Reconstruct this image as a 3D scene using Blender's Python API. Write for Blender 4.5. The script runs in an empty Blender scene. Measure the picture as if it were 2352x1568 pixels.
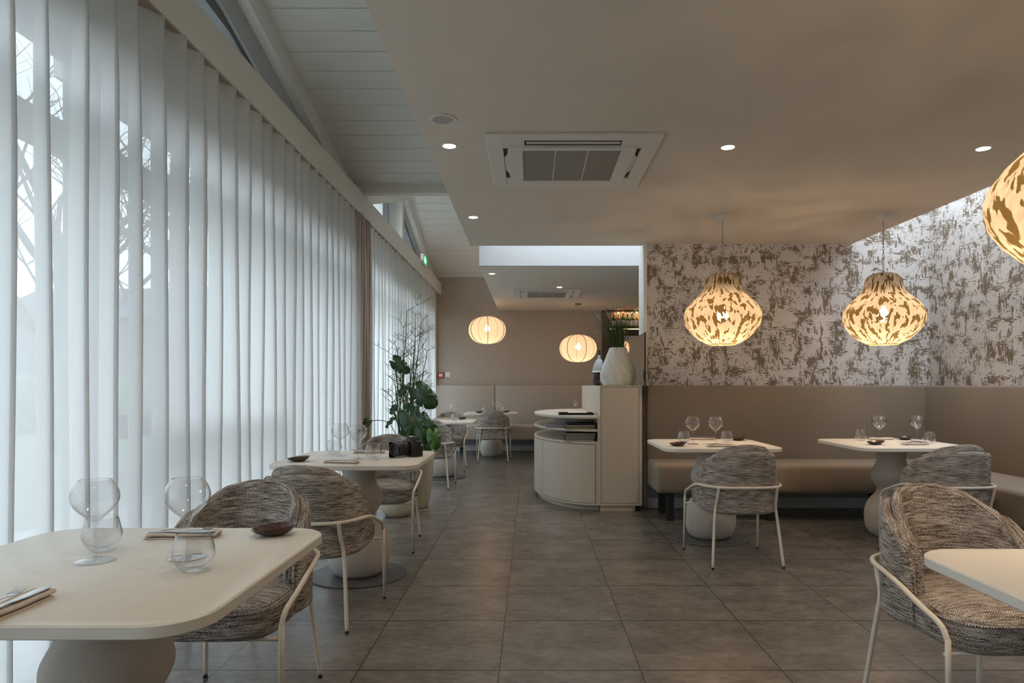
import bpy, bmesh, math, random
from mathutils import Vector, Matrix, Euler
R = math.radians
PI = math.pi
S = bpy.context.scene
COL = S.collection

# ------------------------------------------------------------------ camera, world, light, exposure
F = 1530.0; H = 1.21; VX, VY = 1219.0, 885.0
cd = bpy.data.cameras.new('camera'); cam = bpy.data.objects.new('camera', cd); COL.objects.link(cam)
cam.location = (0, 0, H); cam.rotation_euler = (R(90), 0, 0)
cd.sensor_width = 36; cd.lens = F / 2352 * 36
cd.shift_x = -(VX - 1176) / 2352; cd.shift_y = (VY - 784) / 2352
cd.clip_start = 0.02; cd.clip_end = 200
S.camera = cam
w = bpy.data.worlds.new('overcast'); S.world = w; w.use_nodes = True
wn = w.node_tree.nodes; bg = wn['Background']
tc = wn.new('ShaderNodeTexCoord'); sx = wn.new('ShaderNodeSeparateXYZ'); rp = wn.new('ShaderNodeValToRGB')
w.node_tree.links.new(tc.outputs['Generated'], sx.inputs[0]); w.node_tree.links.new(sx.outputs['Z'], rp.inputs[0])
w.node_tree.links.new(rp.outputs[0], bg.inputs['Color'])
rp.color_ramp.elements[0].position = 0.0; rp.color_ramp.elements[0].color = (0.82, 0.88, 0.95, 1)
rp.color_ramp.elements[1].position = 0.6; rp.color_ramp.elements[1].color = (0.76, 0.88, 1.0, 1)
bg.inputs['Strength'].default_value = 4.2
vs = S.view_settings
S.display_settings.display_device = 'sRGB'
vs.view_transform = 'Standard'; vs.look = 'None'; vs.gamma = 1; vs.use_curve_mapping = False
vs.exposure = 0.36
S.cycles.transparent_max_bounces = 24
S.cycles.max_bounces = 12; S.cycles.diffuse_bounces = 6; S.cycles.glossy_bounces = 4; S.cycles.transmission_bounces = 8
S.cycles.sample_clamp_indirect = 6
S.cycles.caustics_reflective = False; S.cycles.caustics_refractive = False
WARM = (1.0, 0.69, 0.43)
P_PENDANT = 14.0; P_LANTERN = 4.2; P_DOWN = 14.0
def portal(loc, rot, sx_, sy_):
    l = bpy.data.lights.new('daylight_portal', 'AREA'); l.shape = 'RECTANGLE'; l.size = sx_; l.size_y = sy_
    l.cycles.is_portal = True
    o = bpy.data.objects.new('daylight_portal', l); COL.objects.link(o); o.location = loc; o.rotation_euler = rot
portal((-2.12, 1.7, 1.36), (0, R(-90), 0), 2.7, 9.4)
portal((-2.12, 9.5, 1.36), (0, R(-90), 0), 2.7, 5.4)
portal((3.58, 3.2, 3.32), (0, 0, 0), .78, 7.0)
portal((1.2, 7.27, 3.32), (0, 0, 0), 3.6, 1.15)

# ------------------------------------------------------------------ helpers
def px(x, y, Z):
    Y = F * (H - Z) / (y - VY); return ((x - VX) * Y / F, Y, Z)
def tag(o, label=None, cat=None, group=None, kind=None):
    if label: o['label'] = label
    if cat: o['category'] = cat
    if group: o['group'] = group
    if kind: o['kind'] = kind
    return o
def sprof(prof, it=2):
    return [(p.x, p.y) for p in smoothpath([(a, b, 0) for a, b in prof], it)]
class MB:
    def __init__(s): s.v = []; s.f = []; s.uv = {}
    def add(s, vs_, fs_, uvs=None):
        n = len(s.v); s.v += [tuple(v) for v in vs_]
        for i, f in enumerate(fs_):
            if uvs: s.uv[len(s.f)] = uvs[i]
            s.f.append(tuple(n + k for k in f))
        return s
    def box(s, x0, x1, y0, y1, z0, z1):
        v = [(x, y, z) for z in (z0, z1) for y in (y0, y1) for x in (x0, x1)]
        return s.add(v, [(0,2,3,1),(4,5,7,6),(0,1,5,4),(2,6,7,3),(0,4,6,2),(1,3,7,5)])
    def prism(s, pts, z0, z1):
        n = len(pts)
        v = [(p[0], p[1], z0) for p in pts] + [(p[0], p[1], z1) for p in pts]
        a = sum(pts[i][0]*pts[(i+1)%n][1]-pts[(i+1)%n][0]*pts[i][1] for i in range(n))
        f = [tuple(range(n))[::-1], tuple(range(n, 2*n))] + [(i, (i+1)%n, n+(i+1)%n, n+i) for i in range(n)]
        if a < 0: f = [q[::-1] for q in f]
        return s.add(v, f)
    def grid(s, rows, cu=False, cap=False, uvs=1.0, uvo=0.0):
        """rows of points; cu closes each row; uv in metres"""
        m = len(rows); n = len(rows[0]); v = [p for r in rows for p in r]
        U = []; V = []
        for r in rows:
            a = [0.0]
            for i in range(n): a.append(a[-1] + (Vector(r[(i+1) % n]) - Vector(r[i])).length)
            U.append(a)
        vv = [0.0]
        for j in range(m-1):
            d = max((Vector(rows[j+1][i]) - Vector(rows[j][i])).length for i in range(0, n, max(1, n//8)))
            vv.append(vv[-1] + d)
        mid = U[m//2]
        f = []; uv = []
        for j in range(m-1):
            for i in range(n if cu else n-1):
                k = (i+1) % n
                f.append((j*n+i, j*n+k, (j+1)*n+k, (j+1)*n+i))
                uv.append([((mid[i])*uvs+uvo, vv[j]*uvs), (mid[i+1]*uvs+uvo, vv[j]*uvs), (mid[i+1]*uvs+uvo, vv[j+1]*uvs), (mid[i]*uvs+uvo, vv[j+1]*uvs)])
        if cap and cu:
            f.append(tuple(range(n))[::-1]); uv.append([(rows[0][i][0], rows[0][i][1]) for i in range(n)][::-1])
            f.append(tuple((m-1)*n+i for i in range(n))); uv.append([(rows[-1][i][0], rows[-1][i][1]) for i in range(n)])
        return s.add(v, f, uv)
    def lathe(s, prof, n=32, c=(0,0,0), fn=None, cap=False):
        rows = []
        for (r, z) in prof:
            row = []
            for i in range(n):
                a = 2*PI*i/n; rr = fn(a, r, z) if fn else r
                row.append((c[0]+rr*math.cos(a), c[1]+rr*math.sin(a), c[2]+z))
            rows.append(row)
        return s.grid(rows, cu=True, cap=cap)
    def tube(s, pts, r, n=8, cap=True):
        pts = [Vector(p) for p in pts]
        rs = r if isinstance(r, (list, tuple)) else [r]*len(pts)
        rows = []; up = None
        for i, p in enumerate(pts):
            t = (pts[min(i+1, len(pts)-1)] - pts[max(i-1, 0)]).normalized()
            if up is None:
                up = Vector((0,0,1)) if abs(t.z) < .9 else Vector((1,0,0))
            a = t.cross(up).normalized(); up = a.cross(t).normalized()
            rows.append([tuple(p + rs[i]*(math.cos(2*PI*k/n)*a + math.sin(2*PI*k/n)*up)) for k in range(n)])
        return s.grid(rows, cu=True, cap=cap)
    def build(s, name, mat, parent=None, smooth=None, loc=None, rot=None, bevel=0):
        me = bpy.data.meshes.new(name); me.from_pydata(s.v, [], s.f); me.update()
        if s.uv:
            ul = me.uv_layers.new(name='UVMap')
            for p in me.polygons:
                q = s.uv.get(p.index)
                if q:
                    for li, c in zip(p.loop_indices, q): ul.data[li].uv = c
        o = bpy.data.objects.new(name, me); COL.objects.link(o)
        if mat: me.materials.append(mat)
        bm = bmesh.new(); bm.from_mesh(me); bmesh.ops.recalc_face_normals(bm, faces=bm.faces)
        if bevel:
            bmesh.ops.bevel(bm, geom=[e for e in bm.edges if len(e.link_faces) == 2 and e.calc_face_angle(0) > .5],
                            offset=bevel, segments=2, affect='EDGES', profile=.6)
        bm.to_mesh(me); bm.free()
        if smooth is not None:
            for p in me.polygons: p.use_smooth = True
            if smooth > 0: me.set_sharp_from_angle(angle=R(smooth))
        if parent: o.parent = parent
        if loc: o.location = loc
        if rot: o.rotation_euler = rot
        return o
def empty(name, loc=(0,0,0), rz=0, label=None, cat=None, group=None):
    o = bpy.data.objects.new(name, None); COL.objects.link(o); o.empty_display_size = .1
    o.location = loc; o.rotation_euler = (0, 0, rz)
    return tag(o, label, cat, group)
def copy_tree(o, parent=None):
    c = o.copy(); COL.objects.link(c); c.parent = parent
    for k in ('label', 'group'):
        if parent is None and k in c: del c[k]
    for ch in list(o.children): copy_tree(ch, c)
    return c
def smoothpath(pts, it=2):
    pts = [Vector(p) for p in pts]
    for _ in range(it):
        q = [pts[0]]
        for a, b in zip(pts, pts[1:]): q += [a*.75+b*.25, a*.25+b*.75]
        q.append(pts[-1]); pts = q
    return pts
def lamp(name, kind, loc, power, color, parent=None, **kw):
    l = bpy.data.lights.new(name, kind); l.energy = power; l.color = color
    for k, v in kw.items(): setattr(l, k, v)
    o = bpy.data.objects.new(name, l); COL.objects.link(o); o.location = loc
    if parent: o.parent = parent
    return o
def struct(o): return tag(o, kind='structure')

# ------------------------------------------------------------------ materials
class NT:
    def __init__(s, name):
        s.m = bpy.data.materials.new(name); s.m.use_nodes = True; s.t = s.m.node_tree
        s.n = s.t.nodes; s.p = s.n['Principled BSDF']; s.out = s.n['Material Output']
    def new(s, k, **kw):
        x = s.n.new('ShaderNode' + k)
        for a, b in kw.items():
            if a.startswith('i_'): x.inputs[int(a[2:])].default_value = b
            else: setattr(x, a, b)
        return x
    def l(s, a, b): s.t.links.new(a, b)
    def coord(s, kind='Object', scale=(1,1,1), loc=(0,0,0)):
        c = s.new('TexCoord'); m = s.new('Mapping'); m.inputs['Scale'].default_value = scale; m.inputs['Location'].default_value = loc
        s.l(c.outputs[kind], m.inputs['Vector']); return m.outputs[0]
    def noise(s, vec, scale=5, detail=3, rough=.5, dist=0):
        x = s.new('TexNoise'); x.inputs['Scale'].default_value = scale; x.inputs['Detail'].default_value = detail
        x.inputs['Roughness'].default_value = rough; x.inputs['Distortion'].default_value = dist
        s.l(vec, x.inputs['Vector']); return x.outputs['Fac']
    def ramp(s, fac, stops, interp='LINEAR'):
        r = s.new('ValToRGB'); e = r.color_ramp; e.interpolation = interp
        while len(e.elements) < len(stops): e.elements.new(.5)
        for i, (p, c) in enumerate(stops):
            e.elements[i].position = p; e.elements[i].color = (*c, 1) if len(c) == 3 else c
        s.l(fac, r.inputs[0]); return r.outputs[0]
    def math(s, op, a, b=None, c=None):
        x = s.new('Math', operation=op)
        for i, q in enumerate((a, b, c)):
            if q is None: continue
            if isinstance(q, (int, float)): x.inputs[i].default_value = q
            else: s.l(q, x.inputs[i])
        return x.outputs[0]
    def mix(s, fac, a, b, mode='MIX'):
        x = s.new('Mix', data_type='RGBA', blend_type=mode)
        for k, q in ((0, fac), (6, a), (7, b)):
            if isinstance(q, (int, float)): x.inputs[k].default_value = q
            elif isinstance(q, tuple): x.inputs[k].default_value = (*q, 1)
            else: s.l(q, x.inputs[k])
        return x.outputs[2]
    def bump(s, h, strength=.3, dist=.01):
        b = s.new('Bump'); b.inputs['Strength'].default_value = strength; b.inputs['Distance'].default_value = dist
        s.l(h, b.inputs['Height']); s.l(b.outputs[0], s.p.inputs['Normal'])
    def col(s, c):
        if isinstance(c, tuple): s.p.inputs['Base Color'].default_value = (*c, 1)
        else: s.l(c, s.p.inputs['Base Color'])
        return s
    def set(s, rough=.5, metal=0, spec=.5, **kw):
        s.p.inputs['Roughness'].default_value = rough; s.p.inputs['Metallic'].default_value = metal
        s.p.inputs['Specular IOR Level'].default_value = spec; return s
def vary(name, c, amt=.08, scale=8, rough=.5, metal=0, bump=0, bscale=60, coord=(1,1,1), spec=.5, detail=3):
    t = NT(name); v = t.coord('Object', coord)
    n = t.noise(v, scale, detail)
    lo = tuple(x*(1-amt) for x in c); hi = tuple(min(1, x*(1+amt)) for x in c)
    t.col(t.ramp(n, [(.3, lo), (.7, hi)])); t.set(rough, metal, spec)
    if bump: t.bump(t.noise(v, bscale, 3), bump, .003)
    return t.m

M = {}
M['paint'] = vary('ceiling_paint', (.66, .60, .52), .02, 3, .85, bump=.08, bscale=220, spec=.2)
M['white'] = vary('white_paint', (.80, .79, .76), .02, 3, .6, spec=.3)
M['plank'] = vary('painted_plank', (.74, .74, .71), .025, 4, .5, coord=(1,6,1), spec=.35)
M['beam'] = vary('beam_paint', (.74, .72, .67), .02, 3, .6, spec=.3)
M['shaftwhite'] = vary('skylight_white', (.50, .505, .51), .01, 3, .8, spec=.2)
M['table'] = vary('table_laminate', (.76, .715, .64), .015, 20, .42, spec=.4)
M['pedestal'] = vary('mineral_plaster', (.50, .45, .40), .05, 14, .85, bump=.5, bscale=90, spec=.2)
M['steelplate'] = vary('dark_base_plate', (.13, .125, .12), .1, 10, .45, metal=.3)
M['tube'] = vary('cream_tube_steel', (.74, .66, .56), .02, 8, .38)
M['rubber'] = vary('black_rubber', (.02, .02, .02), .1, 8, .7)
M['cab'] = vary('beige_laminate', (.58, .51, .42), .02, 30, .5, spec=.35)
M['cabdark'] = vary('cabinet_interior', (.26, .24, .21), .05, 10, .7)
M['leg'] = vary('black_wood_leg', (.012, .011, .01), .1, 8, .6)
M['black'] = vary('black_plastic', (.012, .012, .012), .2, 40, .42, bump=.2, bscale=400)
M['blackgloss'] = vary('black_lacquer', (.01, .01, .01), .1, 8, .2)
M['dish'] = vary('dark_glazed_stoneware', (.06, .03, .018), .5, 18, .18, bump=.1, bscale=30)
M['napkin'] = vary('linen_napkin', (.66, .58, .51), .04, 60, .9, bump=.3, bscale=500, spec=.1)
M['steel'] = vary('cutlery_steel', (.62, .61, .60), .05, 10, .22, metal=1)
M['vase'] = vary('matte_white_vase', (.68, .66, .60), .02, 12, .7)
M['acwhite'] = vary('ac_plastic', (.66, .64, .59), .02, 6, .5)
M['ribm'] = vary('bronze_rib', (.20, .14, .08), .1, 8, .6)
M['ribl'] = vary('pale_rib', (.55, .40, .28), .1, 8, .6)
M['soil'] = vary('soil', (.03, .022, .015), .4, 30, .95, bump=.6, bscale=40)
M['paper'] = vary('paper', (.75, .74, .72), .02, 8, .7)
M['red'] = vary('red_plastic', (.45, .03, .04), .05, 8, .4)
M['bottle'] = vary('green_bottle', (.03, .05, .015), .3, 12, .08)
M['bottlea'] = vary('amber_bottle', (.30, .16, .03), .3, 12, .1)
M['cap'] = vary('bottle_capsule', (.30, .03, .03), .1, 8, .4)
M['capg'] = vary('gold_capsule', (.5, .36, .1), .1, 8, .35)
M['wine'] = vary('dark_red_bottle', (.05, .008, .012), .3, 8, .08)
M['bulbshell'] = None
M['frame'] = vary('window_frame_grey', (.10, .10, .105), .05, 8, .4)
M['lightgrey'] = vary('pale_grey_panel', (.42, .43, .44), .03, 8, .6)
M['lawn'] = vary('winter_lawn', (.13, .14, .11), .2, .6, .95, detail=6)
M['bark'] = vary('tree_bark', (.16, .14, .12), .3, 6, .95)
M['hedge'] = vary('evergreen_hedge', (.14, .17, .13), .4, 3, .95, detail=6)
M['render_out'] = vary('exterior_render', (.20, .20, .20), .05, 2, .9)
M['roof_out'] = vary('exterior_roof', (.12, .12, .13), .1, 4, .9)
M['chain'] = vary('chain_metal', (.42, .38, .32), .05, 8, .5, metal=.3)
M['brown'] = vary('brown_panel', (.10, .07, .05), .2, 6, .6)

def fabric(name, c1, c2, su=60, sv=60, rough=.95):
    t = NT(name); v = t.coord('Object', (1,1,1))
    a = t.noise(v, 260, 2); b = t.noise(v, 3, 3); 
    m = t.mix(t.ramp(a, [(.35, (0,0,0)), (.65, (1,1,1))]), c1, c2)
    m = t.mix(t.ramp(b, [(.3, (.93,)*3), (.7, (1,)*3)]), m, m); t.col(m); t.set(rough, 0, .15)
    t.p.inputs['Sheen Weight'].default_value = .15
    t.bump(a, .25, .002); return t.m
M['bench'] = fabric('bench_fabric', (.235, .19, .142), (.285, .235, .178))
M['benchfar'] = fabric('bench_fabric_light', (.40, .355, .30), (.50, .445, .38))
def farwall():
    t = NT('woven_wall_covering'); v = t.coord('Object', (1,1,1))
    a = t.noise(t.coord('Object', (30,30,260)), 1, 2); b = t.noise(t.coord('Object', (260,260,20)), 1, 2)
    s_ = t.math('ADD', a, b); t.col(t.ramp(s_, [(.8, (.36,.31,.26)), (1.2, (.45,.395,.335))])); t.set(.9, 0, .15)
    t.bump(s_, .2, .002); return t.m
M['farwall'] = farwall()

def tweed(name, c_dark, c_mid, c_light, seed=0.0):
    t = NT(name)
    st = t.noise(t.coord('UV', (13, 190, 1), (seed, seed, 0)), 1, 2, .65)
    st2 = t.noise(t.coord('UV', (30, 300, 1), (seed+5, 0, 3)), 1, 2, .6)
    sp = t.noise(t.coord('UV', (160, 170, 1), (seed+9, 0, 3)), 1, 2, .6)
    patch = t.noise(t.coord('UV', (5, 22, 1), (seed, 2, 0)), 1, 3)
    sv_ = t.math('ADD', st, t.math('MULTIPLY', t.math('SUBTRACT', sp, .5), .55))
    sv_ = t.math('ADD', sv_, t.math('MULTIPLY', t.math('SUBTRACT', patch, .5), -.35))
    c = t.ramp(sv_, [(.34, c_dark), (.44, c_mid), (.52, tuple(x*1.3 for x in c_mid)), (.60, c_light)])
    rust = t.ramp(st2, [(.58, (0,0,0)), (.66, (1,1,1))])
    c = t.mix(t.math('MULTIPLY', rust, .5), c, (.26, .14, .09))
    sep = t.new('SeparateXYZ'); t.l(t.coord('UV'), sep.inputs[0])
    su = t.math('SINE', t.math('MULTIPLY', sep.outputs[0], 2*PI/.0085)); sv = t.math('SINE', t.math('MULTIPLY', sep.outputs[1], 2*PI/.0085))
    wv = t.math('MULTIPLY', su, sv)
    hole = t.ramp(wv, [(.05, (0,)*3), (.7, (1,)*3)])
    c = t.mix(t.math('MULTIPLY', hole, .85), c, tuple(x*.22 for x in c_dark))
    t.col(c); t.set(.95, 0, .1)
    hh = t.math('ADD', t.math('MULTIPLY', wv, -.6), t.math('MULTIPLY', sv_, 1.0))
    t.bump(hh, .6, .005); return t.m
M['tweed'] = tweed('tweed_boucle', (.125, .098, .085), (.36, .31, .275), (.76, .72, .67))

def floor_mat():
    t = NT('porcelain_tile'); v = t.coord('Object'); sep = t.new('SeparateXYZ'); t.l(v, sep.inputs[0])
    def line(o, off, w_):
        f = t.math('FRACT', t.math('DIVIDE', t.math('SUBTRACT', o, off), .6))
        d = t.math('ABSOLUTE', t.math('SUBTRACT', f, .5)); return t.math('GREATER_THAN', d, .5-w_)
    g = t.math('MAXIMUM', line(sep.outputs[0], -.133-6, .0045), line(sep.outputs[1], 2.831-12, .0075))
    cx = t.math('FLOOR', t.math('DIVIDE', t.math('ADD', sep.outputs[0], 6.133), .6)); cy = t.math('FLOOR', t.math('DIVIDE', t.math('ADD', sep.outputs[1], 9.169), .6))
    cmb = t.new('CombineXYZ'); t.l(cx, cmb.inputs[0]); t.l(cy, cmb.inputs[1])
    wn_ = t.new('TexWhiteNoise', noise_dimensions='3D'); t.l(cmb.outputs[0], wn_.inputs['Vector'])
    off = t.new('VectorMath', operation='MULTIPLY_ADD'); t.l(wn_.outputs['Color'], off.inputs[0]); off.inputs[1].default_value = (9,9,9); t.l(v, off.inputs[2])
    mp = t.new('Mapping'); mp.inputs['Scale'].default_value = (2.2, 3.6, 1); t.l(off.outputs[0], mp.inputs['Vector'])
    n1 = t.noise(mp.outputs[0], 1.6, 5, .55); n2 = t.noise(mp.outputs[0], 9, 4, .55)
    c = t.ramp(n1, [(.36, (.105,.091,.079)), (.5, (.155,.137,.118)), (.64, (.22,.196,.170))])
    c = t.mix(.45, c, t.ramp(n2, [(.38, (.112,.098,.086)), (.62, (.208,.185,.161))]))
    c = t.mix(g, c, (.035,.03,.026)); t.col(c)
    t.p.inputs['Roughness'].default_value = .27; t.p.inputs['Specular IOR Level'].default_value = .5
    nb = t.noise(v, 2.2, 2, .5); t.bump(nb, .12, .01); return t.m
M['floor'] = floor_mat()

def wallpaper():
    t = NT('distressed_wallpaper')
    tc_ = t.new('TexCoord'); sep = t.new('SeparateXYZ'); t.l(tc_.outputs['Object'], sep.inputs[0])
    u = t.math('SUBTRACT', sep.outputs[0], sep.outputs[1])      # the print runs on over the corner
    def V(su, sv, o=0):
        c = t.new('CombineXYZ'); t.l(t.math('MULTIPLY', u, su), c.inputs[0]); t.l(t.math('MULTIPLY', sep.outputs[2], sv), c.inputs[1]); c.inputs[2].default_value = o; return c.outputs[0]
    def thr(x, a): return t.math('GREATER_THAN', x, a)
    big = t.noise(V(8, 5, 2), 1, 2); big2 = t.noise(V(6, 10, 22), 1, 2)
    fine = t.math('MULTIPLY', t.math('SUBTRACT', t.noise(V(95, 80, 9), 1, 2, .6), .5), .34)
    def lay(su, sv, o, w1, th, mask, mk, mo):
        n = t.math('ADD', t.noise(V(su, sv, o), 1, 3, .6), fine)
        n = t.math('ADD', n, t.math('MULTIPLY', t.math('SUBTRACT', mask, mo), mk)); return thr(n, th)
    k = lay(34, 10, 1, 0, .60, big, .75, .5)
    k = t.math('MAXIMUM', k, lay(85, 20, 3, 0, .605, big, .8, .5))
    k = t.math('MAXIMUM', k, lay(20, 95, 5, 0, .615, big2, .9, .5))
    k = t.math('MAXIMUM', k, lay(13, 36, 7, 0, .66, big2, .7, .5))
    c = t.mix(k, (.62, .595, .58), (.20, .158, .118)); t.col(c); t.set(.7, 0, .25); return t.m
M['wallpaper'] = wallpaper()

def sheer(name, T0, col, opaque=False, warmth=0):
    t = NT(name); t.n.remove(t.p)
    lw = t.new('LayerWeight'); lw.inputs['Blend'].default_value = .5
    wv = t.noise(t.coord('Object', (1, 260, 260)), 1, 2)
    wv2 = t.noise(t.coord('Object', (1, 900, 40)), 1, 1)
    T = t.math('MULTIPLY', t.math('POWER', t.math('SUBTRACT', 1, lw.outputs['Facing']), 1.6), T0)
    T = t.math('MULTIPLY', T, t.math('MULTIPLY_ADD', wv, .3, .85))
    T = t.math('MINIMUM', T, .85)
    tr = t.new('BsdfTransparent'); df = t.new('BsdfDiffuse'); tl = t.new('BsdfTranslucent')
    cc = t.mix(t.math('MULTIPLY', wv2, .35), col, tuple(x*.9 for x in col))
    t.l(cc, df.inputs[0]); t.l(cc, tl.inputs[0])
    m1 = t.new('MixShader'); m1.inputs[0].default_value = .25 if opaque else .76 if T0 < .12 else .52
    t.l(df.outputs[0], m1.inputs[1]); t.l(tl.outputs[0], m1.inputs[2])
    m2 = t.new('MixShader'); t.l(T, m2.inputs[0]); t.l(m1.outputs[0], m2.inputs[1]); t.l(tr.outputs[0], m2.inputs[2])
    t.l(m2.outputs[0], t.out.inputs[0]); return t.m
M['sheer'] = sheer('sheer_curtain', .18, (.87, .87, .87))
M['sheer2'] = sheer('sheer_curtain_white', .1, (.92, .92, .92))
M['drape'] = sheer('beige_drape', .02, (.68, .61, .54), True)

def glass(name, tint=(1,1,1), ior=1.45, k=1.0, tmul=.97):
    t = NT(name); t.n.remove(t.p)
    lw = t.new('LayerWeight'); lw.inputs['Blend'].default_value = .5
    f0 = ((ior-1)/(ior+1))**2
    frn = t.math('MULTIPLY_ADD', t.math('POWER', lw.outputs['Facing'], 4.0), 1-f0, f0)
    tr = t.new('BsdfTransparent'); tr.inputs[0].default_value = (*[x*tmul for x in tint], 1)
    gl = t.new('BsdfGlossy'); gl.inputs['Roughness'].default_value = .02
    m = t.new('MixShader'); t.l(t.math('MINIMUM', t.math('MULTIPLY', frn, k), 1.0), m.inputs[0]); t.l(tr.outputs[0], m.inputs[1]); t.l(gl.outputs[0], m.inputs[2])
    t.l(m.outputs[0], t.out.inputs[0]); return t.m
M['glass'] = glass('crystal_glass', (1,1,1), 1.5, 1.5, .98)
M['pane'] = glass('window_pane', (.96,.99,.99), 1.45, 1)
M['greenglass'] = glass('tinted_glass_screen', (.62,.72,.66), 1.5, 2.2)

def shade_fabric():
    t = NT('lantern_silk'); t.n.remove(t.p)
    n = t.noise(t.coord('Object', (60,60,200)), 1, 2)
    c = t.mix(n, (.88,.76,.66), (.76,.62,.50))
    df = t.new('BsdfDiffuse'); tl = t.new('BsdfTranslucent'); tr = t.new('BsdfTransparent')
    t.l(c, df.inputs[0]); t.l(c, tl.inputs[0])
    m1 = t.new('MixShader'); m1.inputs[0].default_value = .6; t.l(df.outputs[0], m1.inputs[1]); t.l(tl.outputs[0], m1.inputs[2])
    m2 = t.new('MixShader'); m2.inputs[0].default_value = .12; t.l(m1.outputs[0], m2.inputs[1]); t.l(tr.outputs[0], m2.inputs[2])
    t.l(m2.outputs[0], t.out.inputs[0]); return t.m
M['lantern'] = shade_fabric()
def gourd_mat():
    t = NT('painted_gourd_shade'); t.n.remove(t.p)
    v = t.coord('UV', (1,.36,1))
    n = t.noise(v, 36, 2, .5, .2); nf = t.noise(v, 110, 2)
    s_ = t.math('ADD', n, t.math('MULTIPLY', t.math('SUBTRACT', nf, .5), .16))
    k = t.ramp(s_, [(.525, (0,)*3), (.55, (1,)*3)])
    df = t.new('BsdfDiffuse'); df.inputs[0].default_value = (.46,.36,.23,1); tl = t.new('BsdfTranslucent'); tl.inputs[0].default_value = (.40,.345,.285,1); tr = t.new('BsdfTransparent')
    m1 = t.new('MixShader'); m1.inputs[0].default_value = .62; t.l(df.outputs[0], m1.inputs[1]); t.l(tl.outputs[0], m1.inputs[2])
    m2 = t.new('MixShader'); m2.inputs[0].default_value = .34; t.l(m1.outputs[0], m2.inputs[1]); t.l(tr.outputs[0], m2.inputs[2])
    dk = t.new('BsdfDiffuse'); dk.inputs[0].default_value = (.13,.105,.06,1); dt = t.new('BsdfTranslucent'); dt.inputs[0].default_value = (.10,.07,.025,1)
    m3 = t.new('MixShader'); m3.inputs[0].default_value = .5; t.l(dk.outputs[0], m3.inputs[1]); t.l(dt.outputs[0], m3.inputs[2])
    m4 = t.new('MixShader'); t.l(k, m4.inputs[0]); t.l(m2.outputs[0], m4.inputs[1]); t.l(m3.outputs[0], m4.inputs[2])
    t.l(m4.outputs[0], t.out.inputs[0]); return t.m
M['gourd'] = gourd_mat()
def emit(name, c, s_):
    t = NT(name); t.n.remove(t.p); e = t.new('Emission'); e.inputs[0].default_value = (*c, 1); e.inputs[1].default_value = s_
    t.l(e.outputs[0], t.out.inputs[0]); return t.m
M['bulb'] = emit('glowing_bulb', (1, .82, .55), 14)
M['led'] = emit('downlight_led', (1, .86, .62), 30)
M['backlit'] = emit('bar_light_strip', (1, .75, .45), 2.2)
M['exitgreen'] = emit('exit_sign_green', (.03, .55, .16), 1.0)
M['exitwhite'] = emit('exit_sign_white', (.8, 1, .85), 1.2)
def leafm(name, c):
    t = NT(name); v = t.coord('Object'); n = t.noise(v, 9, 3)
    t.col(t.ramp(n, [(.3, tuple(x*.7 for x in c)), (.7, tuple(x*1.3 for x in c))])); t.set(.38, 0, .5)
    return t.m
M['leaf'] = leafm('monstera_leaf_green', (.028, .075, .022))
M['leaflight'] = leafm('young_leaf_green', (.07, .17, .03))
M['stem'] = leafm('plant_stem_green', (.10, .135, .05))
M['grass'] = leafm('grass_green', (.045, .085, .02))
M['seed'] = leafm('grass_seed_head', (.30, .36, .20))
def travertine():
    t = NT('ribbed_stone_planter'); v = t.coord('Object', (1,1,1))
    a = t.noise(t.coord('Object', (9,9,1.5)), 1, 4); b = t.noise(v, 40, 4)
    c = t.ramp(a, [(.3, (.27,.225,.15)), (.7, (.47,.41,.29))]); c = t.mix(t.math('MULTIPLY', b, .4), c, (.55,.49,.37)); t.col(c); t.set(.85, 0, .2)
    t.bump(t.math('ADD', a, t.math('MULTIPLY', b, .6)), .7, .02); return t.m
M['planter'] = travertine()
M['creampot'] = vary('cream_clay_pot', (.60, .54, .40), .1, 14, .85, bump=.4, bscale=80)

# ------------------------------------------------------------------ setting
XE = -.605                      # left edge of the flat ceiling
def edgeX(Y): return 3.18 + (6.6 - Y)*.027
struct(MB().box(-4.2, 4.2, -3.2, 12.7, -.12, 0).build('floor', M['floor']))
ce = MB(); ce.prism([(XE, -3.1), (edgeX(-3.1), -3.1), (edgeX(6.6), 6.6), (edgeX(6.6), 6.68), (XE, 6.68)], 2.61, 3.3)
ce.box(XE, XE+.08, -3.1, 6.68, 3.3, 4.3)
struct(ce.build('ceiling', M['paint']))
ce = MB(); ce.box(XE, 4.15, 7.85, 12.4, 2.61, 3.3); ce.box(XE, XE+.08, 6.68, 12.4, 3.3, 4.3)
struct(ce.build('ceiling_far', M['paint']))
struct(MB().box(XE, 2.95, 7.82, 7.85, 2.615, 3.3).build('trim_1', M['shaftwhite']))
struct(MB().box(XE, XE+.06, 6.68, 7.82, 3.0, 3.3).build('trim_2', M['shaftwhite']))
# roof deck beyond the shafts (keeps daylight to the skylights)
struct(MB().box(2.95, 4.15, 6.9, 7.85, 2.61, 3.3).build('ceiling_bar', M['paint']))
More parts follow.
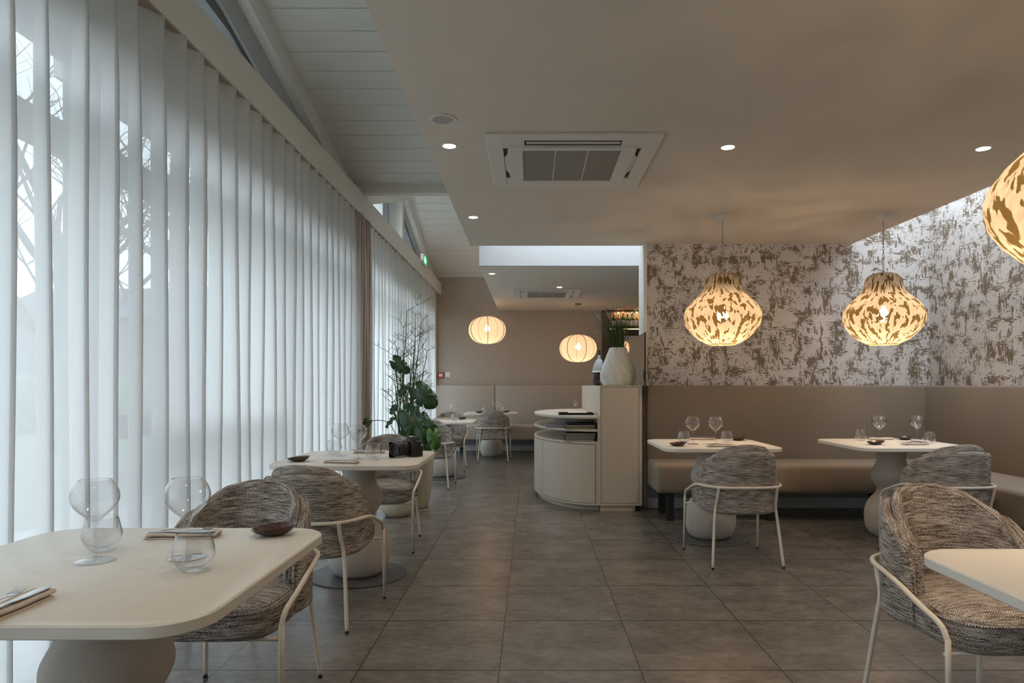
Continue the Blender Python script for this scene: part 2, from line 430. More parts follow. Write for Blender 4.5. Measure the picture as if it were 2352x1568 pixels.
# plank ceilings, two low gables over the window aisle
def planks(name, y0, z0, y1, z1):
    m = MB(); L = y1-y0; n = max(1, round(abs(L)/.195)); 
    for i in range(n):
        a = i/n; b = (i+1)/n; g = .0035/abs(L)
        ya, yb = y0+L*(a+g), y0+L*(b-g); za, zb = z0+(z1-z0)*(a+g), z0+(z1-z0)*(b-g)
        x0, x1 = -1.78, XE
        v = [(x0,ya,za),(x1,ya,za),(x1,yb,zb),(x0,yb,zb)]; v += [(p[0],p[1],p[2]+.02) for p in v]
        m.add(v, [(0,3,2,1),(4,5,6,7),(0,1,5,4),(1,2,6,5),(2,3,7,6),(3,0,4,7)])
    v = [(-2.15,y0,z0+.02),(XE+.05,y0,z0+.02),(XE+.05,y1,z1+.02),(-2.15,y1,z1+.02)]; v += [(p[0],p[1],p[2]+.12) for p in v]
    m.add(v, [(0,3,2,1),(4,5,6,7),(0,1,5,4),(1,2,6,5),(2,3,7,6),(3,0,4,7)])
    # raking cornice at the gable wall
    v = [(-1.86,y0,z0-.185),(-1.78,y0,z0-.185),(-1.78,y1,z1-.185),(-1.86,y1,z1-.185)]; v += [(p[0],p[1],p[2]+.2) for p in v]
    m.add(v, [(0,3,2,1),(4,5,6,7),(0,1,5,4),(1,2,6,5),(2,3,7,6),(3,0,4,7)])
    return m
ZR1 = 4.87-.25*3.9
o = planks('p', 3.9, ZR1, 6.63, 3.213).build('ceiling_plank', M['plank']); struct(o)
o = planks('p', 3.9, ZR1, -3.1, 2.9).build('ceiling_plank', M['plank']); struct(o)
o = planks('p', 9.6, 4.06, 12.4, 3.22).build('ceiling_plank', M['plank']); struct(o)
o = planks('p', 9.6, 4.06, 6.73, 3.20).build('ceiling_plank', M['plank']); struct(o)
struct(MB().box(-1.95, XE, 6.63, 6.73, 3.125, 3.42).build('trim_3', M['beam'], bevel=.004))
# curtain bulkhead beam along the window wall
bm_ = MB().box(-1.95, -1.66, -3.1, 12.4, 2.885, 3.11)
struct(bm_.build('trim_4', M['beam']))
struct(MB().box(-1.80, -1.665, -3.1, 12.35, 2.875, 2.886).build('trim_5', M['farwall']))
# left wall: head over windows, piers, gables
lw = MB()
lw.box(-2.15, -1.95, -3.1, 3.0, 2.69, 3.11); lw.box(-2.15, -1.95, 3.0, 12.4, 2.60, 3.11)
lw.box(-2.15, -1.95, -3.1, -2.4, 0, 2.69); lw.box(-2.15, -1.95, 6.35, 6.9, 0, 2.6); lw.box(-2.15, -1.95, 12.1, 12.4, 0, 2.6)
lw.box(-2.15, -1.95, 9.08, 9.2, 3.11, 4.1)
struct(lw.build('wall_left', M['white']))
gw = MB()   # gable wall strips above the raking windows
def strip(y0, zt0, zb0, y1, zt1, zb1):
    X1=-1.85; v = [(-2.05,y0,zb0),(X1,y0,zb0),(X1,y1,zb1),(-2.05,y1,zb1)]+[(-2.05,y0,zt0),(X1,y0,zt0),(X1,y1,zt1),(-2.05,y1,zt1)]
    gw.add(v, [(0,3,2,1),(4,5,6,7),(0,1,5,4),(1,2,6,5),(2,3,7,6),(3,0,4,7)])
strip(3.9, 3.95, 3.511, 6.7, 3.25, 2.79); strip(3.9, 3.95, 3.511, -3.1, 3.0, 2.6)
strip(9.6, 4.1, 3.78, 12.4, 3.3, 2.95)
struct(gw.build('wall_left_gable', M['lightgrey']))
# white pier between high windows
struct(MB().box(-1.96, -1.775, 9.2, 9.32, 3.11, 4.1).build('trim_6', M['white']))
# windows
def window(n, y0, y1, ztop, mull, extra=()):
    fr = MB(); fr.box(-2.05,-1.95,y0,y1,0,.07); fr.box(-2.05,-1.95,y0,y1,ztop-.07,ztop)
    fr.box(-2.06,-1.95,y0,y1,2.2,2.313)
    for (a,b,c,d) in extra: fr.box(-2.045,-1.955,a,b,c,d)
    for y in mull: fr.box(-2.055,-1.955,y-.035,y+.035,.0,ztop)
    root = struct(fr.build('window_%d' % n, M['frame']))
    MB().box(-2.012,-2.004,y0,y1,.05,ztop-.05).build('pane', M['pane'], root)
window(1, -2.4, 3.0, 2.69, [-2.36,-.6,1.2,2.96])
window(2, 3.0, 6.35, 2.60, [3.04,4.7,6.31], [(3.08,4.66,.95,1.07)])
window(3, 6.9, 12.1, 2.60, [6.94,8.6,10.3,12.06])
# high gable windows
def gable_window(n, y0, y1, zf, ridge, post=()):
    fr = MB(); pn = MB()
    ys = [y0 + (y1-y0)*i/12 for i in range(13)]
    for a, b in zip(ys, ys[1:]):
        za, zb = zf(a), zf(b)
        if max(za, zb) < 3.14: continue
        v = [(-2.0,a,za-.07),(-1.87,a,za-.07),(-1.87,b,zb-.07),(-2.0,b,zb-.07),(-2.0,a,za),(-1.87,a,za),(-1.87,b,zb),(-2.0,b,zb)]
        fr.add(v, [(0,3,2,1),(4,5,6,7),(0,1,5,4),(1,2,6,5),(2,3,7,6),(3,0,4,7)])
        pn.add([(-1.97,a,3.11),(-1.97,b,3.11),(-1.97,b,zb-.03),(-1.97,a,za-.03)], [(0,1,2,3)])
    for y in post: fr.box(-2.0,-1.93,y-.025,y+.025,3.11,zf(y))
    r = struct(fr.build('window_%d' % n, M['frame'])); pn.build('pane', M['pane'], r)
gable_window(4, .6, 5.9, lambda y: 4.53-.256*y if y > 3.9 else 3.53-(3.9-y)*.14, 3.9, [4.42, 2.6])
gable_window(5, 6.9, 9.06, lambda y: 3.6+(y-6.9)*.15, 9.06, [7.75, 9.03])
gable_window(6, 9.35, 11.9, lambda y: 3.80-(y-9.35)*.29, 9.35, [9.4])
# far wall, right walls, camera-side wall
struct(MB().box(-2.15, 4.3, 12.4, 12.6, 0, 4.3).build('wall_far', M['farwall']))
struct(MB().box(-1.95, -1.755, 12.3, 12.4, 0, 2.885).build('trim_7', M['white']))
struct(MB().box(1.15, 4.12, 6.6, 6.88, 0, 3.3).build('wall_back', M['wallpaper']))
struct(MB().box(1.118, 1.15, 6.595, 6.89, 0, 3.3).build('trim_8', M['white'], bevel=.003))
struct(MB().box(3.95, 4.12, -3.1, 6.6, 0, 3.3).build('wall_right', M['wallpaper']))
struct(MB().box(4.15, 4.3, 6.88, 12.4, 0, 3.3).build('wall_right_bar', M['farwall']))
struct(MB().box(-2.15, 4.12, -3.25, -3.1, 0, 4.3).build('wall_near', M['paint']))
struct(MB().box(-1.75, 3.9, 12.385, 12.4, 0, .10).build('baseboard_far', M['white'], bevel=.003))
struct(MB().box(1.15, 3.95, 6.583, 6.6, 0, .10).build('baseboard_back', M['white'], bevel=.003))
struct(MB().box(-1.75, 3.9, 12.388, 12.4, .10, .42).build('trim_9', M['lightgrey']))
struct(MB().box(1.15, 3.95, 6.588, 6.6, .10, .45).build('trim_10', M['lightgrey']))

# ------------------------------------------------------------------ outside
tag(MB().box(-60, -2.2, -40, 60, -.25, -.15).build('lawn', M['lawn']), 'pale winter lawn outside the big windows behind the sheer curtain', 'lawn')
random.seed(4)
def bare_tree(x, y, h, seed, label):
    rnd = random.Random(seed)
    root = empty('bare_tree', (x, y, -.15), 0, label, 'tree', 'bare trees outside the windows')
    tr = MB(); br = MB()
    def grow(p, d, L, r, lev, mb):
        pts = [p]; q = Vector(p); dd = Vector(d)
        for i in range(4):
            dd = (dd + Vector((rnd.uniform(-.18,.18), rnd.uniform(-.18,.18), rnd.uniform(-.04,.12)))).normalized()
            q = q + dd*L/4; pts.append(q.copy())
        mb.tube(pts, [r*(1-.13*i) for i in range(5)], 5 if lev else 8, False)
        if lev >= (3 if seed > 1 else 4): return
        k = 5 if lev < 2 else 4 if lev < 3 else 3
        for j in range(k):
            base = pts[1+rnd.randrange(4)] if lev else pts[2+rnd.randrange(3)]
            a = rnd.uniform(0, 2*PI); side = Vector((math.cos(a), math.sin(a), rnd.uniform(.2,.9))).normalized()
            grow(base, (dd*.45+side).normalized(), L*rnd.uniform(.5,.72), max(.0045, r*.42), lev+1, br)
    grow(Vector((0,0,0)), Vector((0,0,1)), h*.45, h*.017, 0, tr)
    tr.build('trunk', M['bark'], root, 0); br.build('branches', M['bark'], root)
bare_tree(-6.4, 9.3, 8.5, 1, 'nearest bare tree outside behind the left part of the sheer curtain')
bare_tree(-9.6, 13.2, 10.0, 2, 'tallest bare tree outside, farther off behind the curtain')
bare_tree(-6.2, 12.6, 8.0, 3, 'slim bare tree outside to the right of the nearest one')
bare_tree(-8.6, 17.5, 9.0, 5, 'farthest bare tree outside, before the hedge')
rt = empty('neighbour_house', (-21, 36, -.15), 0, 'grey house with a low roof far outside behind the curtain', 'house')
MB().box(-5,5,-4,4,0,4.6).build('walls', M['render_out'], rt)
MB().add([(-5.4,-4.4,4.6),(5.4,-4.4,4.6),(5.4,4.4,4.6),(-5.4,4.4,4.6),(-5.4,0,6.6),(5.4,0,6.6)], [(0,3,2,1),(0,1,5,4),(2,3,4,5),(0,4,3),(1,2,5)]).build('roof', M['roof_out'], rt)
hd = MB(); rnd = random.Random(8); rows = []
for j in range(5):
    z = [0,.5,1.0,1.35,1.5][j]; wd = [.5,.6,.55,.4,.1][j]; rows.append([(-15+ (wd if s_ else -wd)+rnd.uniform(-.1,.1), y, z+rnd.uniform(-.06,.06)) for s_ in (0,) for y in [k*.7-4 for k in range(50)]])
rr = rows + [[(x+2*[.5,.6,.55,.4,.1][4-j], y, z) for (x,y,z) in rows[4-j]] for j in range(5)]
hd.grid(rr); tag(hd.build('hedge', M['hedge'], None, 0), 'long clipped evergreen hedge outside beyond the lawn', 'hedge')

# ------------------------------------------------------------------ curtains
def curtain(name, y0, y1, xc, amp, pitch, ztop, mat, label, grp=None, phase=0, nper=14):
    n = int((y1-y0)/pitch*nper); zs = [.012,.05,.4,.8,1.2,1.6,2.0,2.4,2.7,ztop-.06,ztop]
    rnd = random.Random(int(y0*10)+7)
    nf = int((y1-y0)/pitch)+3; jit = [rnd.uniform(-.015,.015) for _ in range(nf)]; ja = [rnd.uniform(.9,1.08) for _ in range(nf)]
    rows = []
    for z in zs:
        row = []
        k = 1-.25*max(0, (z-2.3)/.6)
        for i in range(n+1):
            Y = y0+(y1-y0)*i/n; q = (Y-y0)/pitch; f = int(q); a = 2*PI*q+phase
            fr_ = q-f; jj = jit[f]*(1-fr_)+jit[f+1]*fr_; aa = ja[f]*(1-fr_)+ja[f+1]*fr_
            x = xc + amp*aa*k*math.sin(a) + .006*math.sin(z*2.1+f*1.7)
            row.append((x, Y + jj + .022*math.sin(2*a)*k + .006*math.sin(z*1.3+f*2.2), z))
        rows.append(row)
    m = MB().grid(rows); o = m.build(name, mat, None, 0)
    return tag(o, label, 'curtain', grp)
c1 = curtain('sheer_curtain', -1.0, 6.36, -1.692, .066, .18, 2.875, M['sheer'], 'long off-white sheer curtain on the left hanging in even wave folds', phase=.6)
c2 = curtain('sheer_curtain', 6.84, 11.70, -1.70, .055, .18, 2.875, M['sheer2'], 'farther white sheer curtain behind the tall green plant')
c3 = curtain('drape', 6.37, 6.83, -1.67, .05, .075, 2.875, M['drape'], 'narrow beige drape gathered between the two sheer curtains')

# ------------------------------------------------------------------ benches
def pad(x0, x1, y0, y1, z0, z1, name, mat, root, bev=.03):
    return MB().box(x0, x1, y0, y1, z0, z1).build(name, mat, root, 60, bevel=bev)
def legs(root, pts, z=.245):
    for (x, y) in pts:
        MB().box(x-.032, x+.032, y-.032, y+.032, 0.0, z).build('leg', M['leg'], root, bevel=.003)
b1 = empty('banquette_bench', (0,0,0), 0, 'taupe upholstered banquette bench along the patterned wall', 'bench')
b1.location = (1.13, 6.5, 0); L0 = (1.13, 6.5)
pad(0, 2.82, -.575, -.02, .245, .50, 'seat', M['bench'], b1, .035)
pad(.0, 2.74, -.03, .075, .47, 1.21, 'backrest', M['bench'], b1, .02)
legs(b1, [(.12,-.52),(.12,-.15),(1.02,-.52),(1.95,-.52),(2.7,-.52)])
b2 = empty('banquette_bench', (3.93, 4.2, 0), 0, 'taupe upholstered banquette bench along the right-hand wall', 'bench')
pad(-.65, -.1, -3.0, 1.68, .245, .50, 'seat', M['bench'], b2, .035)
pad(-.1, .005, -3.0, 2.375, .47, 1.21, 'backrest', M['bench'], b2, .02)
legs(b2, [(-.6,-2.8),(-.6,-1.2),(-.6,.3),(-.6,1.3)])
b3 = empty('banquette_bench', (0, 12.3, 0), 0, 'pale beige upholstered bench along the far wall', 'bench')
pad(-1.755, -.66, -.02, .09, .47, 1.21, 'backrest', M['benchfar'], b3, .02); pad(-.655, 1.3, -.02, .09, .47, 1.21, 'backrest', M['benchfar'], b3, .02)
pad(-1.755, 1.3, -.56, -.01, .245, .50, 'seat', M['benchfar'], b3, .04)
legs(b3, [(-1.22,-.5),(.2,-.5),(1.2,-.5)])

# ------------------------------------------------------------------ tables
def rrect(w_, d, r, n=8, sag=.006):
    pts = []
    for cx, cy, a0 in ((w_/2-r, d/2-r, 0), (-w_/2+r, d/2-r, 90), (-w_/2+r, -d/2+r, 180), (w_/2-r, -d/2+r, 270)):
        for i in range(n+1):
            a = R(a0+90*i/n); pts.append((cx+r*math.cos(a), cy+r*math.sin(a)))
    return pts
PED = [(.135,.012),(.165,.03),(.188,.08),(.198,.14),(.197,.20),(.182,.26),(.155,.305),(.122,.34),(.106,.365),(.104,.385),(.115,.41),(.138,.445),(.152,.48),(.150,.515),(.132,.55),(.112,.585),(.102,.62),(.102,.655),(.115,.685),(.150,.706),(.185,.717),(.185,.7195)]
def make_table():
    root = empty('pedestal_table')
    top = MB(); pts = rrect(.88, .88, .115)
    rows = []
    for (ins, z) in ((.006,.72),(.0,.724),(.0,.746),(.004,.75)):
        rows.append([(p[0]*(1-ins/.44), p[1]*(1-ins/.44), z) for p in pts])
    top.grid(rows, cu=True, cap=True); top.build('tabletop', M['table'], root, 40)
    MB().lathe(sprof(PED), 64, cap=True).build('pedestal', M['pedestal'], root, 60)
    MB().lathe([(.298,0.0),(.302,.004),(.300,.010),(.2,.012),(.01,.012)], 56, cap=True).build('base_plate', M['steelplate'], root, 30)
    return root
TB = {'A':(-1.085,1.715),'B':(-1.10,4.265),'C':(-1.17,8.80),'D':(-.665,11.30),'E':(.90,11.30),'F':(1.425,5.29),'G':(2.885,5.33),'H':(1.50,1.44)}
TL = {'A':'cream square pedestal table in the left foreground beside the sheer curtain','B':'cream pedestal table by the curtain with the black camera on it','C':'cream pedestal table behind the tall plant near the far end of the curtain','D':'far cream pedestal table in front of the pale bench','E':'far pedestal table mostly hidden behind the curved counter','F':'cream pedestal table beside the tall cabinet at the patterned wall','G':'cream pedestal table nearest the corner of the two benches','H':'cream table cut by the right edge in the foreground'}
proto = make_table()
for i, k in enumerate('ABCDEFGH'):
    o = proto if i == 0 else copy_tree(proto)
    o.location = (*TB[k], 0); tag(o, TL[k], 'table', 'cream pedestal tables')

# ------------------------------------------------------------------ chairs
def plan(t, a, b, fwd):
    s_ = abs(t); sg = 1 if t >= 0 else -1
    if s_ < .78:
        an = s_/.78*PI/2; return (sg*a*math.sin(an)**.78, -b*math.cos(an)**.78)
    return (sg*a, (s_-.78)/.22*fwd)
def sstep(a, b, x):
    x = max(0, min(1, (x-a)/(b-a))); return x*x*(3-2*x)
def back_loft(a, b, fwd, th, zb, zt, tm, n=44, lean=.05, puff=0, edge=1.0):
    """zt(s), zb(s): top and bottom height over s=|t|; tm(z): how far round the side edge comes at height z"""
    cols = []; h2 = th/2; m = 14
    def P(u, z, off, f):
        t = u*tm(z)
        e = .002; p = Vector((*plan(t, a, b, fwd), 0)); q = Vector((*plan(t+e, a, b, fwd), 0)); o_ = Vector((*plan(t-e, a, b, fwd), 0))
        tg = (q-o_).normalized(); nr = Vector((tg.y, -tg.x, 0))
        k = (1 - .09*sstep(.45,.82,z)); ln = lean*max(0, (z-.42))/.4*max(0, -p.y/b)
        return (p.x*k+nr.x*off, p.y+nr.y*off-ln, z)
    rows = []
    R_ = .022
    for j in range(m): rows.append(('o', j/(m-1)))
    for aa in (30, 60, 90, 120, 150): rows.append(('t', aa))
    for j in range(m): rows.append(('i', 1-j/(m-1)))
    for aa in (200, 270, 340): rows.append(('b', aa))
    us = [-1+2*i/n for i in range(n+1)]
    out = []
    for kd, v in rows:
        row = []
        for u in us:
            s_ = abs(u); z0, z1 = zb(s_), zt(s_)
            e = math.sqrt(max(0, 1-sstep(.93, 1.0, s_)**2))*.75+.25
            if kd == 'o': row.append(P(u, z0+.02+(z1-z0-.02-R_)*v, h2*e, v))
            elif kd == 't': row.append(P(u, z1-R_+R_*math.sin(R(v)), h2*e*math.cos(R(v)), v))
            elif kd == 'i': row.append(P(u, z0+.02+(z1-z0-.02-R_)*v, -h2*e-puff*math.sin(PI*v)*(1-s_**4), v))
            else: row.append(P(u, z0+.02+.02*math.sin(R(v)), h2*e*math.cos(R(v)), v))
        out.append(row)
    out.append(out[0])
    mb = MB(); k = n+1; N = len(out); f = []; uv = []
    UU = []; VV = []
    for j in range(N):
        a_ = [0.0]
        for i in range(n): a_.append(a_[-1]+(Vector(out[j][i+1])-Vector(out[j][i])).length)
        UU.append([q-a_[n//2] for q in a_])
    for i in range(k):
        a_ = [out[0][i][2]]
        for j in range(N-1): a_.append(a_[-1]+(Vector(out[j+1][i])-Vector(out[j][i])).length)
        VV.append(a_)
    for j in range(N-1):
        for i in range(n):
            q = (j*k+i, j*k+i+1, (j+1)*k+i+1, (j+1)*k+i); f.append(q)
            uv.append([(UU[w_//k][w_ % k], (VV[w_ % k][w_//k] if j < m-1 else 1.7+VV[w_ % k][w_//k]-VV[w_ % k][m-1] if j < m+5 else VV[n//2][m+5]+VV[n//2][m-1]-out[w_//k][w_ % k][2])) for w_ in q])
    mb.add([p for r_ in out for p in r_], f, uv)
    for i_, rev in ((0, False), (n, True)):
        q = [j*k+i_ for j in range(N-1)]; q = q[::-1] if rev else q
        mb.uv[len(mb.f)] = [(out[w_//k][w_ % k][0]+2, out[w_//k][w_ % k][2]) for w_ in q]; mb.f.append(tuple(q))
    return mb
def make_chair():
    root = empty('dining_chair')
    sh = back_loft(.249, .259, .06, .040, lambda s_: .355+.02*sstep(.6,1,s_), lambda s_: .778-.015*sstep(0,.5,s_)-.045*sstep(.5,.85,s_)-.075*sstep(.84,1,s_)**1.5,
                   lambda z: .965-.23*sstep(.46,.74,z))
    sh.build('shell', M['tweed'], root, 50)
    ic = back_loft(.213, .223, .05, .034, lambda s_: .44, lambda s_: .822-.022*sstep(0,.5,s_)-.06*sstep(.4,.86,s_)-.10*sstep(.80,1,s_)**1.3,
                   lambda z: .955-.225*sstep(.46,.74,z), puff=.018)
    ic.build('back_cushion', M['tweed'], root, 50)
    # seat cushion
    rows = []
    def ring(ins, z, fz=0):
        pts = []
        N = 56
        for i in range(N):
            a = 2*PI*i/N; c, s_ = math.cos(a), math.sin(a)
            x = .247*math.copysign(abs(c)**.45, c); y = .265*math.copysign(abs(s_)**.45, s_)
            if s_ < 0: x *= 1-.10*abs(s_)
            pts.append((x*(1-ins/.25), y*(1-ins/.26)+.028, z))
        return pts
    for ins, z in ((.11,.348),(.05,.350),(.018,.357),(.004,.37),(0,.39),(0,.44),(.004,.456),(.014,.468),(.035,.477),(.08,.482),(.14,.485),(.2,.486)): rows.append(ring(ins, z))
    st = MB().grid(rows[:8], cu=True)
    n = len(st.v)
    # top with planar uv so the streaks run left to right
    tp = rows[7:]; v = [p for r in tp for p in r]; N = len(tp[0]); f = []; uv = []
    for j in range(len(tp)-1):
        for i in range(N):
            k = (i+1) % N; q = (j*N+i, j*N+k, (j+1)*N+k, (j+1)*N+i); f.append(q); uv.append([(v[w_][0], v[w_][1]) for w_ in q])
    q = tuple((len(tp)-1)*N+i for i in range(N)); f.append(q); uv.append([(v[w_][0], v[w_][1]) for w_ in q])
    st.add(v, f, uv); st.f.append(tuple(range(N))[::-1])
    st.build('seat', M['tweed'], root, 60)
    pip = MB(); pr = ring(0, .452); pip.tube([(p[0]*1.004, p[1]*1.002, p[2]) for p in pr if p[1] > .02], .0035, 6); pip.build('piping', M['tweed'], root, 0)
    # tube frame
    rail = smoothpath([(-.272,.252,.40),(-.274,.225,.445),(-.280,.14,.470),(-.284,.02,.515),(-.279,-.08,.535),(-.264,-.17,.538),(-.222,-.245,.538),(-.15,-.290,.538),(-.05,-.300,.538),(.05,-.300,.538),(.15,-.290,.538),(.222,-.245,.538),(.264,-.17,.538),(.279,-.08,.535),(.284,.02,.515),(.280,.14,.470),(.274,.225,.445),(.272,.252,.40)], 2)
    MB().tube(rail, .0095, 10).build('rail', M['tube'], root, 0)
    for s_ in (-1, 1):
        for pts in ([(s_*.272,.252,.405),(s_*.273,.256,.30),(s_*.277,.266,.012)], [(s_*.196,-.268,.538),(s_*.198,-.250,.47),(s_*.201,-.218,.405),(s_*.212,-.225,.33),(s_*.238,-.270,.012)]):
            q = smoothpath(pts, 2) if len(pts) > 3 else pts
            lg = MB().tube(q, [.0095]*(len(q)-1)+[.0075], 10).build('leg', M['tube'], root, 0)
            e = pts[-1]; MB().lathe([(.009,0),(.009,.014)], 12, (e[0], e[1], 0), cap=True).build('foot_cap', M['rubber'], lg)
    MB().tube([(-.272,.235,.352),(0,.215,.343),(.272,.235,.352)], .007, 8).build('cross_tube', M['tube'], root, 0)
    return root
CH = [(-1.11,2.49,180,'tweed armchair at the far side of the left foreground table, facing the camera'),
 (-1.12,3.53,-3,'tweed armchair seen from behind, next to the sheer curtain before the table with the camera'),
 (-1.125,5.07,180,'tweed armchair behind the black camera, in front of the stone planter'),
 (-1.20,7.97,2,'tweed armchair just right of the big leaves with its back to us'),
 (-1.20,9.62,178,'tweed armchair at the far side of the table behind the plant'),
 (-.60,10.72,2,'tweed armchair seen from behind at the far table before the pale bench'),
 (1.42,4.66,3,'tweed armchair seen from behind at the table beside the tall cabinet'),
 (2.86,4.66,2,'tweed armchair seen from behind near the bench corner, over the right foreground chair'),
 (1.575,2.38,184,'large tweed armchair in the right foreground facing the camera')]
cp = make_chair()
for i, (x, y, a, lb) in enumerate(CH):
    o = cp if i == 0 else copy_tree(cp)
    o.location = (x, y, 0); o.rotation_euler = (0, 0, R(a)); tag(o, lb, 'chair', 'tweed dining chairs')

# ------------------------------------------------------------------ tableware
def make_wine():
    m = MB(); m.lathe(sprof([(.0,.0),(.047,.0008),(.048,.0018),(.03,.004),(.008,.0075),(.0042,.014),(.0036,.05),(.004,.085),(.007,.098),(.018,.112),(.040,.131),(.054,.150),(.058,.168),(.054,.188),(.045,.204),(.0385,.213),(.0372,.213),(.0438,.203),(.0528,.187),(.0568,.168),(.0528,.151),(.039,.133),(.017,.115),(.004,.104),(.0,.102)], 1), 64)
    return m.build('wine_glass', M['glass'], None, 0)
def make_tumbler():
    m = MB(); m.lathe(sprof([(.0,.0),(.024,.0),(.030,.004),(.040,.016),(.0495,.034),(.0505,.045),(.047,.064),(.0395,.093),(.0385,.093),(.0455,.064),(.0485,.045),(.0475,.036),(.038,.02),(.026,.013),(.0,.011)], 1), 64)
    return m.build('tumbler', M['glass'], None, 0)
def make_dish():
    fn = lambda a, r, z: r*(1+.10*math.cos(2*a)+.03*math.cos(3*a+1))
    m = MB(); rows = []
    for (r, z) in [(.0,.0),(.022,.0),(.034,.004),(.050,.014),(.060,.025),(.0605,.0275),(.058,.0265),(.047,.016),(.03,.009),(.0,.007)]:
        row = []
        for i in range(36):
            a = 2*PI*i/36; rr = fn(a, r, z); row.append((rr*math.cos(a), rr*math.sin(a), z*(1+.22*math.cos(a)*(r/.06))))
        rows.append(row)
    m.grid(rows, cu=True); return m.build('dish', M['dish'], None, 0)
def make_napkin():
    m = MB(); prof = []
    path = [(-.030,.0025),(.026,.0025),(.032,.0045),(.030,.0085),(-.024,.0090),(-.030,.0120),(-.026,.0155),(.018,.0160)]
    pts = smoothpath([(0,y,z) for y, z in path], 1)
    for side in (1, -1):
        for i in (range(len(pts)) if side > 0 else range(len(pts)-1,-1,-1)):
            t = (pts[min(i+1,len(pts)-1)]-pts[max(i-1,0)]).normalized(); nrm = Vector((0,-t.z,t.y)); prof.append(pts[i]+nrm*side*.0023)
    rows = []
    for k in range(9):
        x = -.10+.20*k/8; sh = .004*math.sin(k*.9); rows.append([(x+p.z*.6, p.y*(1-.06*math.sin(k*.5))+sh*.5, max(0.0003, p.z*(1+.08*math.sin(k*1.3)))) for p in prof])
    m.grid(rows, cu=True, cap=True); return m.build('napkin', M['napkin'], None, 50)
def plate_outline(sections, th):
    """sections: (y, halfwidth, z) strip with thickness"""
    m = MB(); rows = []
    for (y, hw, z) in sections: rows.append([(-hw, y, z), (0, y, z-th*.3), (hw, y, z), (hw*.95, y, z+th*.7), (0, y, z+th), (-hw*.95, y, z+th*.7)])
    m.grid(rows, cu=True, cap=True); return m
def make_fork():
    m = plate_outline([(-.095,.006,.001),(-.09,.0095,.001),(-.07,.008,.002),(-.04,.0045,.004),(.01,.003,.006),(.03,.004,.004),(.045,.0105,.0015),(.055,.0125,.001)], .0022)
    for k in range(4):
        x = -.0105+.007*k; m.tube([(x,.054,.002),(x,.075,.003),(x*.95,.095,.007)], [.0017,.0016,.0009], 6)
    return m.build('fork', M['steel'], None, 50)
def make_knife():
    m = plate_outline([(-.11,.006,.001),(-.105,.010,.001),(-.085,.0085,.001),(-.05,.006,.002),(-.01,.0055,.003),(.0,.007,.002),(.03,.0105,.0018),(.075,.0115,.0018),(.098,.007,.0018),(.105,.001,.0018)], .0028)
    return m.build('knife', M['steel'], None, 50)
PROTO = {}
def put(kind, xyz, rz, label, group, cat=None, rx=0):
    mk = {'wine_glass':make_wine,'tumbler':make_tumbler,'dish':make_dish,'napkin':make_napkin,'fork':make_fork,'knife':make_knife}[kind]
    if kind not in PROTO: o = PROTO[kind] = mk()
    else: o = PROTO[kind].copy(); COL.objects.link(o)
    o.location = xyz; o.rotation_euler = (rx, 0, rz); return tag(o, label, cat or kind.replace('_', ' '), group)
ZT = .7503
def setting(key, where, items):
    for it in items:
        kind, x, y, rz, extra = it
        put(kind, (x, y, ZT), R(rz), f'{extra} {where}', {'wine_glass':'round-bowled wine glasses','tumbler':'clear water tumblers','dish':'small dark bread dishes','napkin':'folded linen napkins'}[kind],
            {'wine_glass':'wine glass','tumbler':'glass','dish':'dish','napkin':'napkin'}[kind])
def cutlery(x, y, rz, where, dz=.0185, swap=1):
    put('fork', (x-.012*math.cos(R(rz)), y-.012*math.sin(R(rz)), ZT+dz), R(rz+4), 'steel fork on the napkin '+where, 'forks on the napkins')
    put('knife', (x+.016*math.cos(R(rz)), y+.016*math.sin(R(rz)), ZT+dz), R(rz-8), 'steel knife on the napkin '+where, 'knives on the napkins')
setting('A','on the left foreground table',[('wine_glass',-1.142,1.746,0,'left wine glass, farther from the chair,'),('wine_glass',-.915,1.775,0,'right wine glass, before the chair back,'),
 ('tumbler',-1.197,1.86,0,'clear tumbler behind the left wine glass'),('tumbler',-.838,1.656,0,'clear tumbler nearest the table middle'),('dish',-.79,2.05,20,'dark brown glazed dish at the far corner'),
 ('napkin',-1.056,2.02,5,'rolled napkin along the far edge'),('napkin',-1.065,1.345,90,'folded napkin cut by the left picture edge')])
cutlery(-1.056,2.02,-82,'at the far edge of the left foreground table'); cutlery(-1.068,1.35,8,'at the near left of the foreground table')
setting('B','on the table with the camera',[('wine_glass',-1.245,4.35,0,'left wine glass against the curtain'),('wine_glass',-1.085,4.18,0,'right wine glass, nearer us,'),
 ('tumbler',-1.315,4.46,0,'clear tumbler behind the left wine glass'),('tumbler',-.977,4.14,0,'round tumbler beside the camera lens'),('dish',-1.406,4.03,15,'dark dish at the left corner'),
 ('napkin',-1.12,3.93,-12,'napkin near the front edge'),('napkin',-1.10,4.52,4,'napkin at the back edge')])
cutlery(-1.12,3.93,75,'at the front edge of the table with the camera'); cutlery(-1.12,4.52,85,'at the back edge of the table with the camera')
setting('C','on the table behind the plant',[('wine_glass',-1.36,8.98,0,'left wine glass half behind a leaf'),('wine_glass',-1.03,8.93,0,'right wine glass'),('tumbler',-.99,8.72,0,'clear tumbler'),('dish',-.93,9.02,0,'dark dish'),('napkin',-1.22,9.08,4,'folded napkin')])
setting('D','on the far table before the pale bench',[('wine_glass',-.62,11.46,0,'left wine glass'),('wine_glass',-.54,11.30,0,'right wine glass'),('tumbler',-.79,11.42,0,'left tumbler'),('tumbler',-.47,11.48,0,'right tumbler'),('dish',-.86,11.12,0,'dark dish at the left front'),('dish',-.42,11.35,0,'dark dish at the right')])
